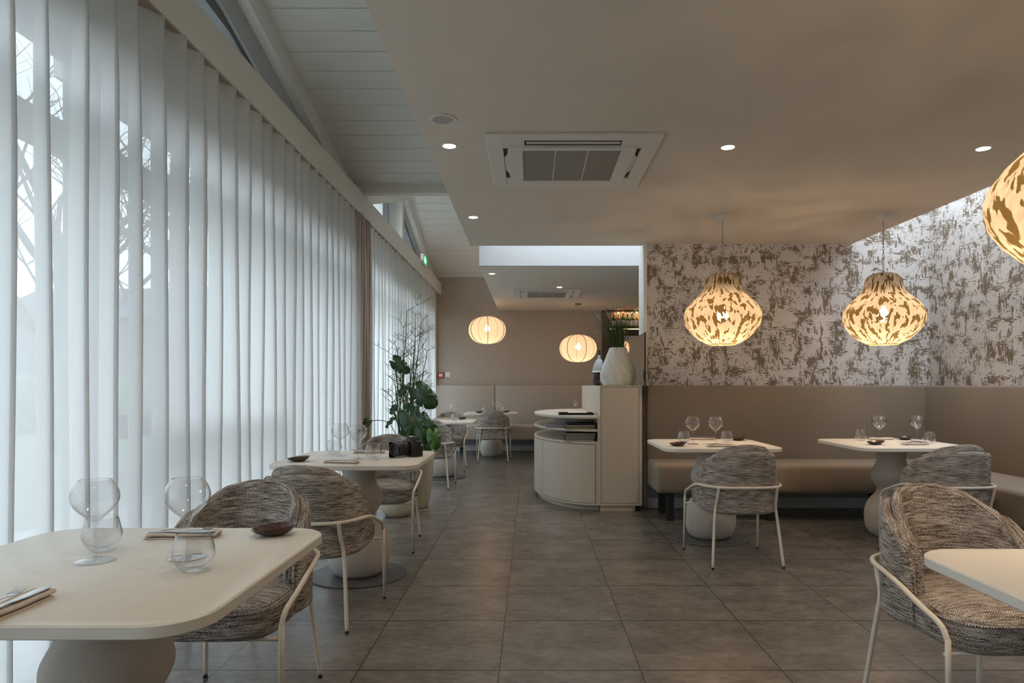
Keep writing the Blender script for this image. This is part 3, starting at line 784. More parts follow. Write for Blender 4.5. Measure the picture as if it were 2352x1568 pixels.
setting('E','on the hidden table behind the curved counter',[('wine_glass',.765,11.35,0,'wine glass showing just above the counter'),('tumbler',.65,11.33,0,'tumbler')])
setting('F','on the table beside the tall cabinet',[('wine_glass',1.27,5.22,0,'left wine glass'),('wine_glass',1.45,5.22,0,'right wine glass'),('tumbler',1.236,5.36,0,'left tumbler'),('tumbler',1.585,5.38,0,'right tumbler'),
 ('dish',1.118,5.06,0,'dark dish at the near left corner'),('dish',1.74,5.58,0,'dark dish at the far right'),('napkin',1.44,5.62,-3,'rolled napkin at the far edge'),('napkin',1.42,4.98,6,'napkin behind the chair back')])
cutlery(1.46,5.62,-90,'at the far edge of the table beside the tall cabinet'); cutlery(1.40,4.98,90,'behind the chair back on the table beside the tall cabinet')
setting('G','on the table near the bench corner',[('wine_glass',2.84,5.43,0,'left wine glass'),('wine_glass',3.16,5.45,0,'right wine glass'),('tumbler',2.765,5.58,0,'left tumbler'),('tumbler',3.17,5.30,0,'right tumbler'),
 ('dish',2.68,5.18,0,'dark dish at the near left'),('dish',3.17,5.64,0,'dark dish at the far side'),('napkin',2.96,5.64,0,'rolled napkin at the far edge'),('napkin',2.96,5.14,6,'napkin at the near edge')])
cutlery(2.96,5.14,90,'at the near edge of the table near the bench corner')

# ------------------------------------------------------------------ camera on table B
cr = empty('photo_camera', (-.775, 4.36, ZT), R(142), 'black photo camera with a wide lens hood lying on the table by the curtain', 'camera')
# local: +y is lens direction, x width
cr.scale = (1.12, 1.12, 1.12)
bd = MB(); bd.prism([(p[0], p[1]) for p in rrect(.140,.058,.02,6)], 0.0, .088); bd.build('body', M['black'], cr, 40, bevel=.006)
g = MB(); g.prism([(p[0]-.052, p[1]+.03) for p in rrect(.036,.05,.016,6)], .004, .09); g.build('grip', M['black'], cr, 40, bevel=.005)
MB().add([(-.034,-.030,.085),(.034,-.030,.085),(.030,.046,.085),(-.030,.046,.085),(-.020,-.024,.113),(.020,-.024,.113),(.014,.030,.108),(-.014,.030,.108)], [(0,3,2,1),(4,5,6,7),(0,1,5,4),(1,2,6,5),(2,3,7,6),(3,0,4,7)]).build('viewfinder_prism', M['black'], cr, 40, bevel=.005)
MB().box(-.018,.018,-.042,-.018,.088,.104).build('eyecup', M['rubber'], cr, bevel=.004)
MB().box(-.013,.013,-.012,.012,.111,.116).build('hot_shoe', M['steel'], cr, bevel=.001)
def ycyl(prof, name, mat, n=36, par=cr, z=.046):
    m = MB(); rows = []
    for (r, y) in prof: rows.append([(r*math.cos(2*PI*i/n), y, z+r*math.sin(2*PI*i/n)) for i in range(n)])
    m.grid(rows, cu=True); return m.build(name, mat, par, 40)
ln = ycyl([(.030,.025),(.036,.030),(.036,.05),(.038,.052),(.038,.085),(.0365,.087),(.0365,.095),(.040,.098),(.041,.125),(.039,.128),(.039,.136),(.030,.136),(.028,.128),(.0,.122)], 'lens', M['black'])
ycyl([(.0395,.088),(.0398,.089),(.0398,.0935),(.0395,.0945)], 'zoom_ring', M['rubber'], par=ln)
rows = []; nH = 64
m = MB()
def hoody(a): return .148+.014*math.cos(2*(a-PI/2))
for (r, f) in ((.040,.0),(.0465,1.0),(.0450,1.0),(.0385,.0)):
    rows.append([(r*math.cos(2*PI*i/nH), .122+(hoody(2*PI*i/nH)-.122)*f, .046+r*math.sin(2*PI*i/nH)) for i in range(nH)])
m.grid(rows+[rows[0]], cu=True); m.build('lens_hood', M['black'], cr, 40)
ycyl([(.0,.1225),(.027,.1245),(.029,.128)], 'front_element', M['blackgloss'], par=ln)
MB().box(-.078,-.068,-.012,.004,.06,.074).build('strap_lug', M['steel'], cr, bevel=.001)
MB().lathe([(.009,0),(.009,.008),(.0,.009)], 20, (-.052,.03,.09)).build('shutter_dial', M['black'], cr, 40)

# ------------------------------------------------------------------ cabinet and counter
tc_ = empty('tall_cabinet', (.868, 6.4, 0), 0, 'tall beige cabinet with one flush door carrying the white vase', 'cabinet')
W = .203
MB().box(-W, W, .016, 2.25, .055, 1.21).build('carcass', M['cab'], tc_, bevel=.002)
MB().box(-W+.004, W-.004, .012, .0158, .06, 1.205).build('door_gap_shade', M['leg'], tc_)  # near-black sheet behind the door, its colour paints the shade in the gaps
fr = MB(); fr.box(-W,-.194,0,.0118,.055,1.21); fr.box(.172,W,0,.0118,.055,1.21); fr.box(-.194,.172,0,.0118,1.197,1.21); fr.box(-.194,.172,0,.0118,.055,.076)
fr.build('face_frame', M['cab'], tc_)
MB().box(-.1905,.1685,-.001,.0055,.0795,1.1935).build('door', M['cab'], tc_, bevel=.001)
MB().box(-W+.005,.14,.02,2.2,0,.055).build('plinth', M['cab'], tc_)
MB().box(.15,.19,.03,.07,0,.055).build('foot', M['leg'], tc_)
def ell(k, n=40, a=.625, b=1.10, f0=-90, f1=-270):
    return [(a*k*math.cos(R(f0+(f1-f0)*i/n)), b*k*math.sin(R(f0+(f1-f0)*i/n))) for i in range(n+1)]
co = empty('curved_counter', (.6645, 7.5, 0), 0, 'half-round beige host counter with open menu shelves beside the tall cabinet', 'counter')
def slab(k, z0, z1, name, mat=M['cab'], bev=.003):
    MB().prism(ell(k), z0, z1).build(name, mat, co, 40, bevel=bev)
slab(1.0, .888, .912, 'countertop'); slab(1.0, .765, .785, 'shelf'); slab(1.0, .645, .668, 'shelf')
slab(.62, .785, .888, 'shelf_back', M['cabdark'], 0); slab(.62, .668, .765, 'shelf_back', M['cabdark'], 0)
slab(.975, .072, .645, 'carcass', M['cabdark'], 0); slab(1.0, .055, .072, 'bottom_board'); slab(.93, 0, .055, 'plinth', M['cab'], 0)
def curved(f0, f1, z0, z1, name, k0=.972, k1=1.0):
    p1 = ell(k1, 30, f0=f0, f1=f1); p0 = ell(k0, 30, f0=f0, f1=f1)
    MB().prism(p1 + p0[::-1], z0, z1).build(name, M['cab'], co, 40)
curved(-90, -93.5, .072, .645, 'stile'); curved(-94, -150, .077, .641, 'door'); curved(-150.5, -205, .077, .641, 'door'); curved(-205.5, -270, .077, .641, 'door')
curved(-90, -91.5, .668, .888, 'end_post', .62, 1.0)
# tray and menus
tr = empty('tray', (.46, 6.80, .9125), R(0), 'black tray with a sheet of paper on top of the curved counter', 'tray')
MB().box(-.17,.17,-.11,.11,0,.008).build('base', M['blackgloss'], tr, bevel=.002)
m = MB(); m.box(-.175,.175,-.115,-.105,0,.022); m.box(-.175,.175,.105,.115,0,.022); m.box(-.178,-.168,-.105,.105,0,.022); m.box(.165,.175,-.105,.105,0,.022); m.build('rim', M['blackgloss'], tr)
tag(MB().box(-.09,.10,-.08,.09,0,.003).build('paper_sheet', M['paper'], None, loc=(.47,6.80,.9345)), 'white sheet of paper lying across the black tray', 'paper')
M['lime'] = vary('lime_page_edge', (.45,.42,.12), .05, 8, .7); M['pages'] = vary('page_edges', (.55,.52,.46), .05, 8, .8); M['sleeve'] = vary('plastic_sleeve', (.28,.27,.34), .15, 12, .25)
mi = 0
def menu(x, y, z, rz, lb, edge='pages', h=.018, w_=.29, d=.21):
    r = empty('menu_folder', (x, y, z), R(rz), lb, 'menu', 'menu folders on the counter shelves')
    MB().box(-w_/2,w_/2,-d/2,d/2,0,.004).build('cover', M['black'], r, bevel=.001); MB().box(-w_/2,w_/2,-d/2,d/2,h-.004,h).build('cover', M['black'], r, bevel=.001)
    MB().box(-w_/2+.008,w_/2-.004,-d/2+.003,d/2-.004,.004,h-.004).build('pages', M[edge], r)
for i, (zz, e, t_) in enumerate([(.785,'lime','lime-edged menu folder at the bottom of the upper shelf'),(.805,'pages','cream-edged menu folder on top of the lime-edged one'),(.825,'black','closed black menu folder topmost on the upper shelf')]): menu(.485, 6.60, zz+.0005, 1.5*i, t_, e, .019)
for i in range(4): menu(.475+.003*i, 6.60, .6685+i*.0195, -1+1.1*i, ['menu folder lowest on the lower counter shelf','second menu folder from below on the lower counter shelf','third menu folder from below on the lower counter shelf','topmost menu folder on the lower counter shelf'][i], 'pages', .019)
tag(MB().prism([(-.12,-.10),(.12,-.14),(.14,.06),(-.08,.10)], 0, .03).build('document_sleeve', M['sleeve'], None, loc=(.265,6.84,.7853), bevel=.004), 'crumpled clear plastic sleeve at the left of the upper counter shelf', 'sleeve')
# glass screen
gs = empty('glass_screen', (1.092, 6.36, 0), 0, 'tinted glass screen with a dark edge on the right side of the tall cabinet', 'screen')
MB().add([(-.004,0,1.12),(.004,0,1.12),(.004,1.5,1.215),(-.004,1.5,1.215),(-.004,0,1.715),(.004,0,1.715),(.004,1.5,1.715),(-.004,1.5,1.715)], [(0,3,2,1),(4,5,6,7),(0,1,5,4),(1,2,6,5),(2,3,7,6),(3,0,4,7)]).build('glass', M['greenglass'], gs)
MB().box(-.007,.007,-.012,0,1.12,1.72).build('edge_profile', M['leg'], gs)
# vase
va = MB(); prof = [(.0,.0),(.148,.0),(.152,.004),(.168,.05),(.175,.095),(.170,.145),(.152,.20),(.128,.26),(.104,.32),(.083,.375),(.079,.377),(.075,.373),(.095,.32),(.115,.26)]
def fl(a, r, z):
    if r < .02: return r
    s_ = 11*(a + 1.5*sstep(0,.30,z)*(z/.38)); f = (s_/(2*PI)) % 1.0
    return r*(1+.085*(abs(math.sin(PI*f))**.55-.7))
zz = []
for (r0, z0), (r1, z1) in zip(prof, prof[1:]):
    for k in range(4): zz.append((r0+(r1-r0)*k/4, z0+(z1-z0)*k/4))
zz.append(prof[-1])
tag(MB().lathe(zz, 176, fn=fl).build('vase', M['vase'], None, 50, loc=(.872, 6.66, 1.2103)), 'large white vase with swirled flutes standing on the tall cabinet', 'vase')
gb = empty('grass_bouquet', (.872, 6.66, 1.2103), 0, 'tall green grass bunch with seed heads standing in the white vase', 'plant')
bl = MB(); sd = MB(); rnd = random.Random(5)
for i in range(330):
    a = rnd.uniform(0, 2*PI); r0 = rnd.uniform(0,.045); sp = abs(rnd.gauss(0,.085)); hh = rnd.uniform(.28,.50); dx, dy = math.cos(a), math.sin(a)
    p = [(r0*dx, r0*dy, .2+rnd.uniform(0,.08)), ((r0+.25*sp)*dx, (r0+.25*sp)*dy, .39), ((r0+sp*.6)*dx, (r0+sp*.6)*dy, .39+hh*.35), ((r0+sp*1.2)*dx,(r0+sp*1.2)*dy, .39+hh*.62)]
    bl.tube(p, [.0020,.0019,.0014,.0005], 3, False)
bl.build('grass_blades', M['grass'], gb)
for (dx, dz, lean_) in [(-.30,.385,0),(-.205,.40,.0),(-.10,.42,0),(-.02,.50,0),(-.055,.54,0),(.03,.52,0),(.085,.55,0),(.06,.56,0),(.16,.44,0),(.20,.47,0),(-.13,.47,0),(-.24,.24,0)]:
    p = [(0,0,.3),(dx*.12,0,.40),(dx*.5,rnd.uniform(-.04,.04),.40+dz*.42),(dx,rnd.uniform(-.06,.06),.30+dz)]
    q = smoothpath(p, 2); bl2 = MB().tube(q, .0013, 4, False); st_ = bl2.build('stalk', M['grass'], gb)
    s_ = MB(); e = q[-1]; d_ = (q[-1]-q[-3]).normalized()
    for k in range(16):
        t_ = k/16; c = e - d_*(t_*.06); aa = k*2.4; s_.tube([c, c+Vector((math.cos(aa)*.012,math.sin(aa)*.012,.012))+d_*.008], [.003,.001], 4)
    s_.build('seed_head', M['seed'], st_)
# bottles beside the vase
bt = empty('round_bottle', (.775, 7.55, 1.2105), 0, 'round dark red bottle with a white label behind the vase, on the cabinet', 'bottle')
MB().lathe([(.0,.0),(.05,.0),(.07,.03),(.084,.08),(.084,.12),(.078,.15)], 28, cap=False).build('body', M['wine'], bt, 0)
MB().lathe([(.079,.148),(.072,.175),(.06,.19)], 28).build('label', M['paper'], bt, 0)
MB().lathe([(.075,.165),(.07,.20),(.045,.27),(.022,.30)], 28).build('shoulder', M['lightgrey'], bt, 0)
MB().lathe([(.015,.29),(.014,.355)], 14).build('neck', M['paper'], bt, 0); MB().lathe([(.018,.345),(.018,.36),(.011,.375),(.015,.395),(.008,.41),(0,.41)], 14).build('stopper', M['black'], bt, 0)
def bottle(x, y, z, glass_m, cap_m, h, label, grp, ri, band=True):
    r = empty('bottle', (x, y, z), 0, label, 'bottle', grp); s_ = h/.30
    MB().lathe([(0,0),(.036,0),(.038,.006),(.038,.17*s_),(.034,.195*s_),(.016,.225*s_),(.0135,.25*s_)], 16).build('body', glass_m, r, 0)
    MB().lathe([(.0135,.248*s_),(.0155,.25*s_),(.0155,.298*s_),(0,.30*s_)], 12).build('capsule', cap_m, r, 0)
    if band: MB().lathe([(.0387,.05*s_),(.0387,.15*s_)], 16).build('label', M['paper'], r, 0)
    return r
bottle(.80, 7.30, 1.2105, M['black'], M['black'], .27, 'slim black bottle standing close behind the white vase', None, 0, True)
# bar shelf at far wall
bs = empty('bar_shelf', (2.15, 12.36, 0), 0, 'dark back-lit bar shelf unit beyond the vase and grass', 'shelf')
MB().box(-.83,.9,-.02,.03,.9,2.60).build('back_panel', M['brown'], bs)
M['mirror'] = vary('smoked_mirror', (.30,.27,.24), .1, 5, .12, metal=.9)
for k in range(4):
    for j in range(2): MB().box(-.40+.33*k,-.09+.33*k,-.028,-.021,1.16+.5*j,1.63+.5*j).build('mirror_panel', M['mirror'], bs)
for k in range(4): MB().box(-.425+.33*k,-.407+.33*k,-.03,-.02,1.12,2.2).build('light_strip', M['backlit'], bs)
MB().box(-.70,.85,-.17,-.02,2.235,2.255).build('shelf_board', M['brown'], bs); MB().box(-.70,.85,-.172,-.170,2.236,2.25).build('shelf_light', M['backlit'], bs)
MB().box(-.83,.9,-.40,-.02,.88,1.0).build('worktop', M['brown'], bs)
lamp('shelf_lamp', 'AREA', (.1,-.10,2.58), 8.0, (1,.72,.42), bs, size=1.4, shape='RECTANGLE', size_y=.06)
bl_ = [('bottle','cap','leftmost bottle on the high bar shelf'),('bottlea','capg','amber bottle second from the left on the high bar shelf'),('bottle','cap','green bottle with a red top, third on the high bar shelf'),('bottle','black','dark bottle with a tall label, fourth on the high bar shelf'),('bottle','black','dark bottle with a cream label, fifth on the high bar shelf'),('bottlea','capg','amber bottle with a gold top, sixth on the high bar shelf'),('bottle','cap','rightmost bottle on the high bar shelf, beside the wall end')]
for i, (g_, c_, lb) in enumerate(bl_):
    bottle(1.535+.083*i, 12.27, 2.2555, M[g_], M[c_], .29+.012*((i*7)%3), lb, 'bottles on the high bar shelf', i)

# ------------------------------------------------------------------ planter and plants
pl = empty('potted_plant', (-1.235, 6.68, 0), 0, 'tall stick-branched plant with big split leaves in a stone planter', 'plant')
MB().lathe([(0,0),(.19,0),(.205,.006),(.228,.10),(.250,.28),(.262,.45),(.262,.54),(.252,.59),(.232,.625),(.215,.635),(.20,.625),(.20,.56)], 48, fn=lambda a, r, z: r*(1+.008*math.sin(9*a)+.006*math.sin(23*a+1))).build('planter', M['planter'], pl, 50)
MB().lathe([(.205,.575),(.1,.585),(0,.59)], 24).build('soil', M['soil'], pl, 0)
rnd = random.Random(21)
def sprig(m, p, d, L, r, lev):
    q = Vector(p); dd = Vector(d).normalized(); pts = [q.copy()]
    for i in range(3):
        dd = (dd+Vector((rnd.uniform(-.12,.12),rnd.uniform(-.12,.12),rnd.uniform(-.05,.08)))).normalized(); q = q+dd*L/3; pts.append(q.copy())
    m.tube(pts, [r, r*.9, r*.8, r*.6], 5, False)
    if lev <= 0: return
    a0 = rnd.uniform(0, 2*PI)
    for j in range(rnd.choice([2,3])):
        a = a0+2*PI*j/3+rnd.uniform(-.4,.4)
        s_ = Vector((math.cos(a), math.sin(a), rnd.uniform(.1,.7)))
        sprig(m, pts[-1], dd*.5+s_*.9, L*rnd.uniform(.6,.95), r*.75, lev-1)
stems = [(-.02,2.12,3),(.14,1.98,3),(.08,1.80,3),(-.10,1.75,3),(.04,1.62,2),(-.06,1.50,2),(.18,1.72,2),(-.16,1.42,2),(.11,1.45,2),(-.03,1.95,2),(.20,1.35,2),(-.18,1.25,2),(.0,1.3,2),(.06,2.0,2),(-.12,1.15,1),(.12,1.22,1),(-.05,1.35,2),(.17,1.12,1),(.02,1.48,2),(.09,1.62,2),(-.14,1.6,2)]
for i, (dx, zt, lv) in enumerate(stems):
    m = MB(); bx, by = rnd.uniform(-.09,.09), rnd.uniform(-.09,.09); base = Vector((bx, by, .57)); tip = Vector((dx, rnd.uniform(-.12,.12), zt-.16))
    n = 9; pts = [base.lerp(tip, k/n)+Vector((math.sin(k*.9+i)*.010, math.cos(k*1.1+i)*.010, 0)) for k in range(n+1)]
    m.tube(pts, [.0078-.0045*k/n for k in range(n+1)], 6, False)
    for k in range(4, n+1):
        if rnd.random() < .8 or k == n:
            for j in range(rnd.choice([1,2,3])):
                a = rnd.uniform(0,2*PI); sprig(m, pts[k], (math.cos(a), math.sin(a), rnd.uniform(.3,1.0)), rnd.uniform(.055,.13), .0032, lv-1 if k > 6 else 1)
    m.build('stem', M['stem'], pl, 0)
def leaf_mesh(L, slits=True, seed=0):
    r_ = random.Random(seed); n = 144; vs_ = [(0, L*.30, 0)]
    for i in range(n):
        a = -PI+2*PI*i/n          # 0 = tip direction (+y), +-pi = petiole notch
        rr = .62*(1-.22*abs(math.sin(a)))*(1+.22*math.cos(a)**4*(1 if math.cos(a) > 0 else .2))
        rr *= 1-.72*math.exp(-((abs(a)-PI)/.16)**2)
        rr = rr*(1+.10*math.exp(-((abs(a)-2.45)/.35)**2))
        if slits:
            for c in (.62,1.08,1.55):
                rr *= 1-.46*math.exp(-((abs(a)-c-(.12 if a > 0 else 0))/.034)**2)
        x = rr*L*math.sin(a)*.86; y = L*.30+rr*L*math.cos(a)
        z = -.9*(x*x)/L*.5 - .45*((y-L*.3)**2)/L*.5 + .012*math.sin(a*7)*rr
        vs_.append((x, y, z))
    fs = [(0, 1+i, 1+(i+1) % n) for i in range(n)]
    vs2 = [(x,y,z-.0015) for (x,y,z) in vs_]; N = len(vs_)
    fs2 = [tuple(N+k for k in f[::-1]) for f in fs] + [(1+i, N+1+i, N+1+(i+1)%n, 1+(i+1)%n) for i in range(n)]
    return MB().add(vs_+vs2, fs+fs2)
def L3(x, y, Y): return Vector(((x-VX)*Y/F, Y, H-(y-VY)*Y/F)) - Vector((-1.235, 6.68, 0))
# base pixel (petiole joint), tip pixel, depth, size, slits, roll, material
LV = [((957,893),(1002,940),6.45,.30,1,20,'leaf'),((943,952),(978,1018),6.35,.36,1,-15,'leaf'),((905,830),(951,866),6.5,.22,1,40,'leaf'),((930,888),(914,912),6.5,.13,0,20,'leaf'),
 ((842,966),(812,988),6.45,.20,1,30,'leaf'),((902,958),(882,983),6.4,.14,0,50,'leaf'),((908,930),(894,952),6.5,.12,0,30,'leaf'),((962,980),(976,1016),6.3,.21,0,10,'leaf'),
 ((975,975),(1014,990),6.3,.16,0,35,'leaf'),((995,992),(1004,1042),6.15,.20,0,-10,'leaflight'),((935,985),(950,1012),6.45,.20,0,0,'leaf'),((968,955),(985,995),6.5,.20,0,0,'leaf'),((928,1000),(918,1016),6.5,.15,0,30,'leaf'),
 ((950,975),(930,1012),6.42,.26,1,25,'leaf'),((965,1000),(985,1030),6.4,.22,0,-20,'leaf'),((938,930),(962,950),6.5,.17,0,-30,'leaf'),((948,1005),(962,1036),6.38,.22,0,15,'leaf'),((985,905),(1000,930),6.55,.17,0,20,'leaf')]
for i, (b0, t0, Yd, Lf, sl, roll, mt) in enumerate(LV):
    B = L3(*b0, Yd); T = L3(*t0, Yd-.05); d = (T-B).normalized()
    nrm = Vector((.15, -1, .45)); nrm = (nrm - d*nrm.dot(d)).normalized(); xx = d.cross(nrm).normalized()
    mat3 = Matrix((xx, d, nrm)).transposed().to_4x4()
    mat3 = mat3 @ Matrix.Rotation(R(roll), 4, 'Y')
    o = leaf_mesh(Lf*.82, bool(sl), i).build('leaf', M[mt], pl, 0); o.matrix_local = Matrix.Translation(B) @ mat3
    root_ = Vector((rnd.uniform(-.08,.08), rnd.uniform(-.10,.02), .575)); midp = (root_+B)/2+Vector((0,0,.12+.08*abs(B.x)))
    pt_ = MB().tube(smoothpath([root_, root_.lerp(midp,.6)+Vector((0,0,.06)), midp, B], 2), .0038, 6, False).build('petiole', M['stem'], pl, 0)
rp_ = MB().lathe([(0,0),(.085,0),(.10,.006),(.135,.05),(.158,.12),(.162,.17),(.150,.22),(.122,.265),(.112,.27),(.105,.262),(.12,.24),(.10,.20),(0,.20)], 40).build('round_pot', M['creampot'], None, 50, loc=(-1.245, 6.19, 0))
tag(rp_, 'low round cream clay pot on the floor in front of the stone planter', 'pot')

# ------------------------------------------------------------------ ceiling fittings
def downlight(x, y, label, grp='recessed ceiling spotlights', lit=True):
    r = empty('recessed_downlight', (x, y, 2.61), 0, label, 'ceiling light', grp)
    MB().lathe([(.046,-.0005),(.046,-.004),(.038,-.005),(.037,-.0005)], 32).build('trim_ring', M['acwhite'], r, 30)
    MB().lathe([(.0365,-.003),(.02,-.006),(.0,-.0065)], 24).build('diffuser', M['led'], r, 0)
    l = lamp('spot', 'SPOT', (0,0,-.03), P_DOWN, (1,.80,.58), r, spot_size=R(112), spot_blend=.7, shadow_soft_size=.03)
    return r
DL = [(-.475,3.887,'recessed ceiling spotlight just left of the near air vent'),(-.4775,5.535,'recessed ceiling spotlight near the left end of the flat ceiling'),(1.157,3.909,'recessed ceiling spotlight between the near air vent and the gourd pendants'),(2.67,3.93,'recessed ceiling spotlight at the upper right near the pendant cut by the edge'),
      (-.485,8.33,'recessed spotlight at the left front of the far ceiling'),(.41,9.48,'recessed spotlight beside the far air vent'),
      (-.475,2.24,'recessed spotlight above the left foreground table, out of view'),(1.157,2.26,'recessed spotlight above the right foreground chair, out of view'),(2.67,2.28,'recessed spotlight toward the right wall, out of view'),(-.475,.59,'recessed spotlight over the camera left, out of view'),(1.157,.6,'recessed spotlight over the camera right, out of view')]
for x, y, lb in DL: downlight(x, y, lb)
sp = empty('ceiling_speaker', (-.462, 3.50, 2.61), 0, 'round white ceiling speaker with a grey grille', 'speaker')
MB().lathe([(.072,-.0005),(.071,-.006),(.056,-.007),(.054,-.003)], 40).build('ring', M['acwhite'], sp, 30)
M['grille'] = vary('speaker_grille', (.40,.39,.37), .1, 500, .7)
MB().lathe([(.0545,-.004),(.0,-.006)], 32).build('grille', M['grille'], sp, 0)
def grille_mat():
    t = NT('ac_return_grille'); sep = t.new('SeparateXYZ'); t.l(t.coord('Object'), sep.inputs[0])
    s_ = t.math('SINE', t.math('MULTIPLY', sep.outputs[1], 2*PI/.011)); k = t.ramp(s_, [(-.0,(0,)*3),(.5,(1,)*3)])
    t.col(t.mix(k, (.12,.11,.10), (.40,.38,.34))); t.set(.6); return t.m
M['acgrille'] = grille_mat()
def cassette():
    r = empty('ceiling_air_conditioner', (.243, 4.175, 2.61))
    f = MB(); f.box(-.50,.50,-.49,-.405,-.016,0); f.box(-.50,.50,.405,.49,-.016,0); f.box(-.50,-.405,-.405,.405,-.016,0); f.box(.405,.50,-.405,.405,-.016,0)
    f.build('surround', M['acwhite'], r, bevel=.005)
    p = MB(); p.box(-.375,.375,-.315,-.265,-.024,-.004); p.box(-.375,.375,.375-.06,.375,-.024,-.004); p.box(-.375,-.29,-.265,.315,-.024,-.004); p.box(.29,.375,-.265,.315,-.024,-.004)
    p.build('panel', M['acwhite'], r, bevel=.004)
    MB().box(-.29,.29,-.265,.315,-.019,-.010).build('return_grille', M['acgrille'], r)
    for x in (-.096,.096): MB().box(x-.003,x+.003,-.265,.315,-.0215,-.018).build('grille_bar', M['acwhite'], r)
    d = MB(); d.box(-.405,.405,-.405,.405,-.003,-.0005); d.build('recess', M['black'], r)
    for a, b in ((-1,-1),(-1,1),(1,-1),(1,1)):
        x0, x1 = sorted((a*.405, a*.28)); y0, y1 = sorted((b*.405, b*.28)); MB().box(x0,x1,y0,y1,-.014,-.003).build('corner_cover', M['acwhite'], r)
    MB().box(-.27,.27,-.378,-.357,-.016,-.010).build('vane', M['acwhite'], r)
    MB().box(-.27,.27,.382,.402,-.016,-.008).build('vane', M['acwhite'], r)
    for s_ in (-1,1):
        pts = [(s_*.385,-.27),(s_*.40,-.22),(s_*.40,.22),(s_*.385,.27),(s_*.393,.17),(s_*.39,.27)]
        q = [(s_*.383,-.27),(s_*.388,-.19),(s_*.402,-.14),(s_*.402,.14),(s_*.388,.19),(s_*.383,.27),(s_*.392,.0)]
        MB().prism([(s_*.345,-.24),(s_*.345,.24),(s_*.378,.26),(s_*.384,.17),(s_*.402,.12),(s_*.402,-.12),(s_*.384,-.17),(s_*.378,-.26)], -.013, -.008).build('vane', M['acwhite'], r)
    return r
ac = cassette(); tag(ac, 'square white ceiling air-conditioning cassette over the aisle, the nearer one', 'air conditioner', 'ceiling air conditioners')
a2 = copy_tree(ac); a2.location = (.243, 10.15, 2.61); tag(a2, 'square white ceiling air-conditioning cassette above the far seating area', 'air conditioner', 'ceiling air conditioners')

# ------------------------------------------------------------------ pendants
GP = [(1515,155),(1500,190),(1460,262),(1380,348),(1300,402),(1240,418),(1190,420),(1130,405),(1060,355),(1010,305),(980,270),(940,232),(900,208),(850,195),(800,190),(765,172),(740,142),(725,105),(716,60),(713,20)]
KP = .000729
def gourd():
    r = empty('gourd_pendant_lamp')
    prof = [(w_*KP, (1515-y)*KP-.583-.48) for y, w_ in GP]
    fn = lambda a, rr, z: rr*(1+.012*abs(math.sin(4*a)))
    MB().lathe(prof, 72, fn=fn).build('lamp_shade', M['gourd'], r, 0)
    MB().lathe([(.113,-.583-.478),(.116,-.583-.484),(.110,-.583-.484)], 48).build('bottom_ring', M['capg'], r, 0)
    MB().lathe([(.066,0),(.066,-.006),(.060,-.045),(.0,-.048)], 32, cap=False).build('canopy', M['acwhite'], r, 40)
    MB().tube([(0,0,-.046),(0,0,-.17)], .0035, 8).build('rod', M['chain'], r)
    c = MB(); z = -.17
    for k in range(13):
        pts = []; ax = k % 2
        for i in range(13):
            a = 2*PI*i/12; u_ = .0065*math.cos(a); v_ = .0165*math.sin(a); pts.append((u_ if ax else 0, 0 if ax else u_, z-.013+v_))
        c.tube(pts, .0020, 5, False); z -= .0245
    c.build('chain', M['chain'], r, 0)
    MB().lathe([(0,-.02),(.022,-.016),(.04,.004),(.046,.026),(.042,.05),(.028,.072),(.015,.09),(.014,.11),(0,.112)], 24, (0,0,-.86)).build('bulb', M['bulb'], r, 0)
    MB().tube([(0,0,-.75),(0,0,-.48)], .016, 10).build('lamp_holder', M['chain'], r)
    lamp('bulb_light', 'POINT', (0,0,-.93), P_PENDANT, WARM, r, shadow_soft_size=.035)
    return r
gp = gourd(); gp.location = (1.572, 5.46, 2.61); tag(gp, 'brown-flecked gourd-shaped pendant lamp over the table beside the cabinet', 'pendant lamp', 'gourd pendant lamps')
g2 = copy_tree(gp); g2.location = (2.885, 5.45, 2.61); g2.rotation_euler = (0,0,R(70)); tag(g2, 'brown-flecked gourd-shaped pendant lamp nearest the bright skylight wall', 'pendant lamp', 'gourd pendant lamps')
g3 = copy_tree(gp); g3.location = (1.715, 1.98, 2.61); g3.rotation_euler = (0,0,R(200)); tag(g3, 'brown-flecked pendant lamp cut off by the right edge of the picture', 'pendant lamp', 'gourd pendant lamps')
def lantern(drop, canopy=True):
    r = empty('fabric_lantern_lamp')
    RX, RZ, NR = .322, .235, 12
    def prof(a): return (RX*max(0.0,math.cos(a))**.80, RZ*math.sin(a))
    fn = lambda a, rr, z: rr*(1-.018*abs(math.cos(NR/2*a)))
    angs = [-80+160*i/28 for i in range(29)]
    MB().lathe([prof(R(a)) for a in angs], 80, c=(0,0,-drop), fn=fn).build('lamp_shade', M['lantern'], r, 0)
    for k in range(NR):
        b = 2*PI*k/NR
        pts = [(prof(R(a))[0]*1.003*math.cos(b), prof(R(a))[0]*1.003*math.sin(b), -drop+prof(R(a))[1]) for a in angs]
        MB().tube(pts, .0050 if k % 2 else .0028, 6).build('rib', M['ribm' if k % 2 else 'ribl'], r, 0)
    MB().tube([(0,0,0),(0,0,-drop+.09)], .0028, 6).build('cord', M['ribl'], r)
    if canopy: MB().lathe([(.055,0),(.055,-.02),(.0,-.022)], 28).build('canopy', M['ribm'], r, 40)
    MB().lathe([(0,-.045),(.03,-.035),(.05,-.01),(.05,.01),(.035,.035),(.018,.048),(.016,.075),(0,.078)], 24, (0,0,-drop+.02)).build('bulb', M['bulb'], r, 0)
    lamp('bulb_light', 'POINT', (0,0,-drop-.06), P_LANTERN, WARM, r, shadow_soft_size=.04)
    return r
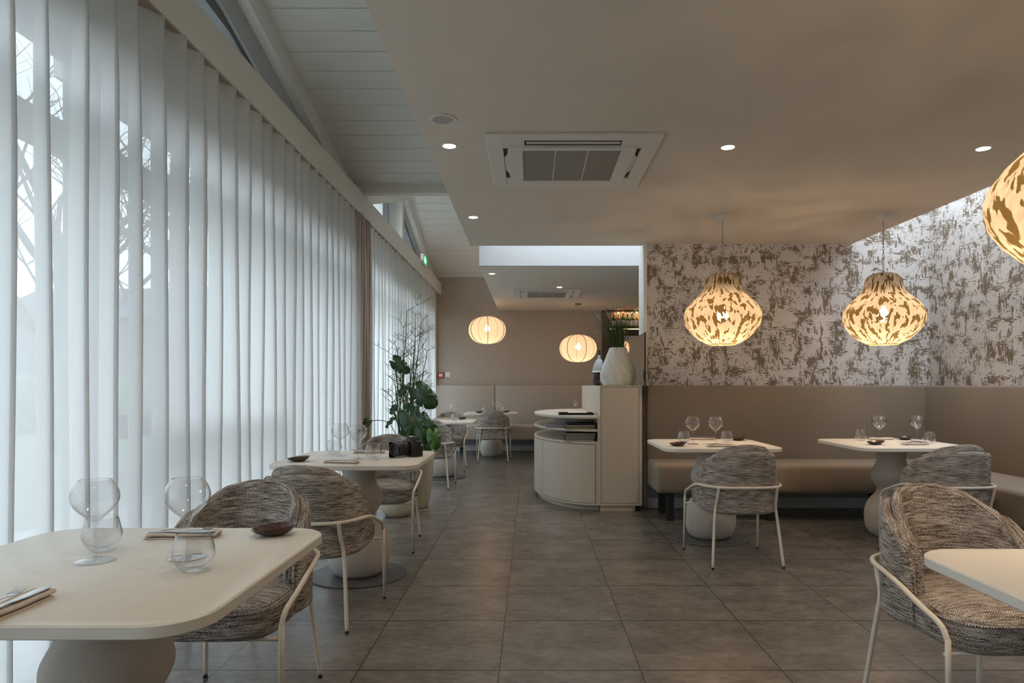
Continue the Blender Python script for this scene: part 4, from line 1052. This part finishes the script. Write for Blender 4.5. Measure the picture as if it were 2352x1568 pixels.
l1 = lantern(3.49-2.145, False); l1.location = (-.745, 11.4, 3.50); tag(l1, 'round fabric lantern lamp hanging higher, left, before the taupe far wall', 'pendant lamp', 'ribbed fabric lanterns'); l1.rotation_euler = (0,0,R(6))
l2 = lantern(2.61-1.842, True); l2.location = (.812, 11.4, 2.61); l2.rotation_euler = (0,0,R(21)); tag(l2, 'round fabric lantern lamp hanging lower, beside the white vase', 'pendant lamp', 'ribbed fabric lanterns')

# ------------------------------------------------------------------ small wall fittings
al = empty('fire_alarm_button', (-1.67, 12.4, 1.405), 0, 'small red fire alarm call point on the far wall', 'alarm')
MB().box(-.052,.052,-.04,0,-.052,.052).build('housing', M['red'], al, bevel=.006); MB().box(-.032,.032,-.043,-.0405,-.028,.022).build('break_plate', M['paper'], al)
MB().lathe([(0,0),(.006,0),(.006,.002),(0,.002)], 10).build('mark', M['leg'], al, loc=(0,-.0435,0), rot=(R(90),0,0))
sw = empty('light_switch', (-1.545, 12.4, 1.41), 0, 'white square wall switch right of the red alarm', 'switch')
MB().box(-.048,.048,-.012,0,-.048,.048).build('plate', M['acwhite'], sw, bevel=.003); MB().lathe([(.02,.013),(.02,.016),(.014,.017),(0,.016)], 24).build('dial', M['white'], sw, 30, rot=(R(90),0,0))
ex = empty('exit_sign', (-1.66, 10.2, 3.11), 0, 'small green emergency exit sign on the beam above the far curtain', 'sign')
MB().box(.0,.045,-.15,.15,-.06,.09).build('housing', M['acwhite'], ex, bevel=.004)
MB().box(.0455,.049,-.13,.13,-.045,.075).build('lit_panel', M['exitgreen'], ex)
m = MB()   # running figure, door and arrow
m.box(.0492,.0502,-.10,-.055,-.035,.06)
m.box(.0492,.0502,.02,.085,.008,.018); m.add([(.0497,.085,-.005),(.0497,.085,.031),(.0497,.108,.013)], [(0,1,2)])
m.tube([(.0497,-.02,.045),(.0497,-.02,.05)], .007, 8); m.tube([(.0497,-.02,.035),(.0497,-.012,.005)], .006, 6); m.tube([(.0497,-.012,.005),(.0497,-.03,-.012),(.0497,-.035,-.035)], .004, 6); m.tube([(.0497,-.012,.005),(.0497,.004,-.01),(.0497,.018,-.03)], .004, 6); m.tube([(.0497,-.035,.012),(.0497,-.02,.03),(.0497,.0,.02)], .0035, 6)
m.build('pictogram', M['exitwhite'], ex)
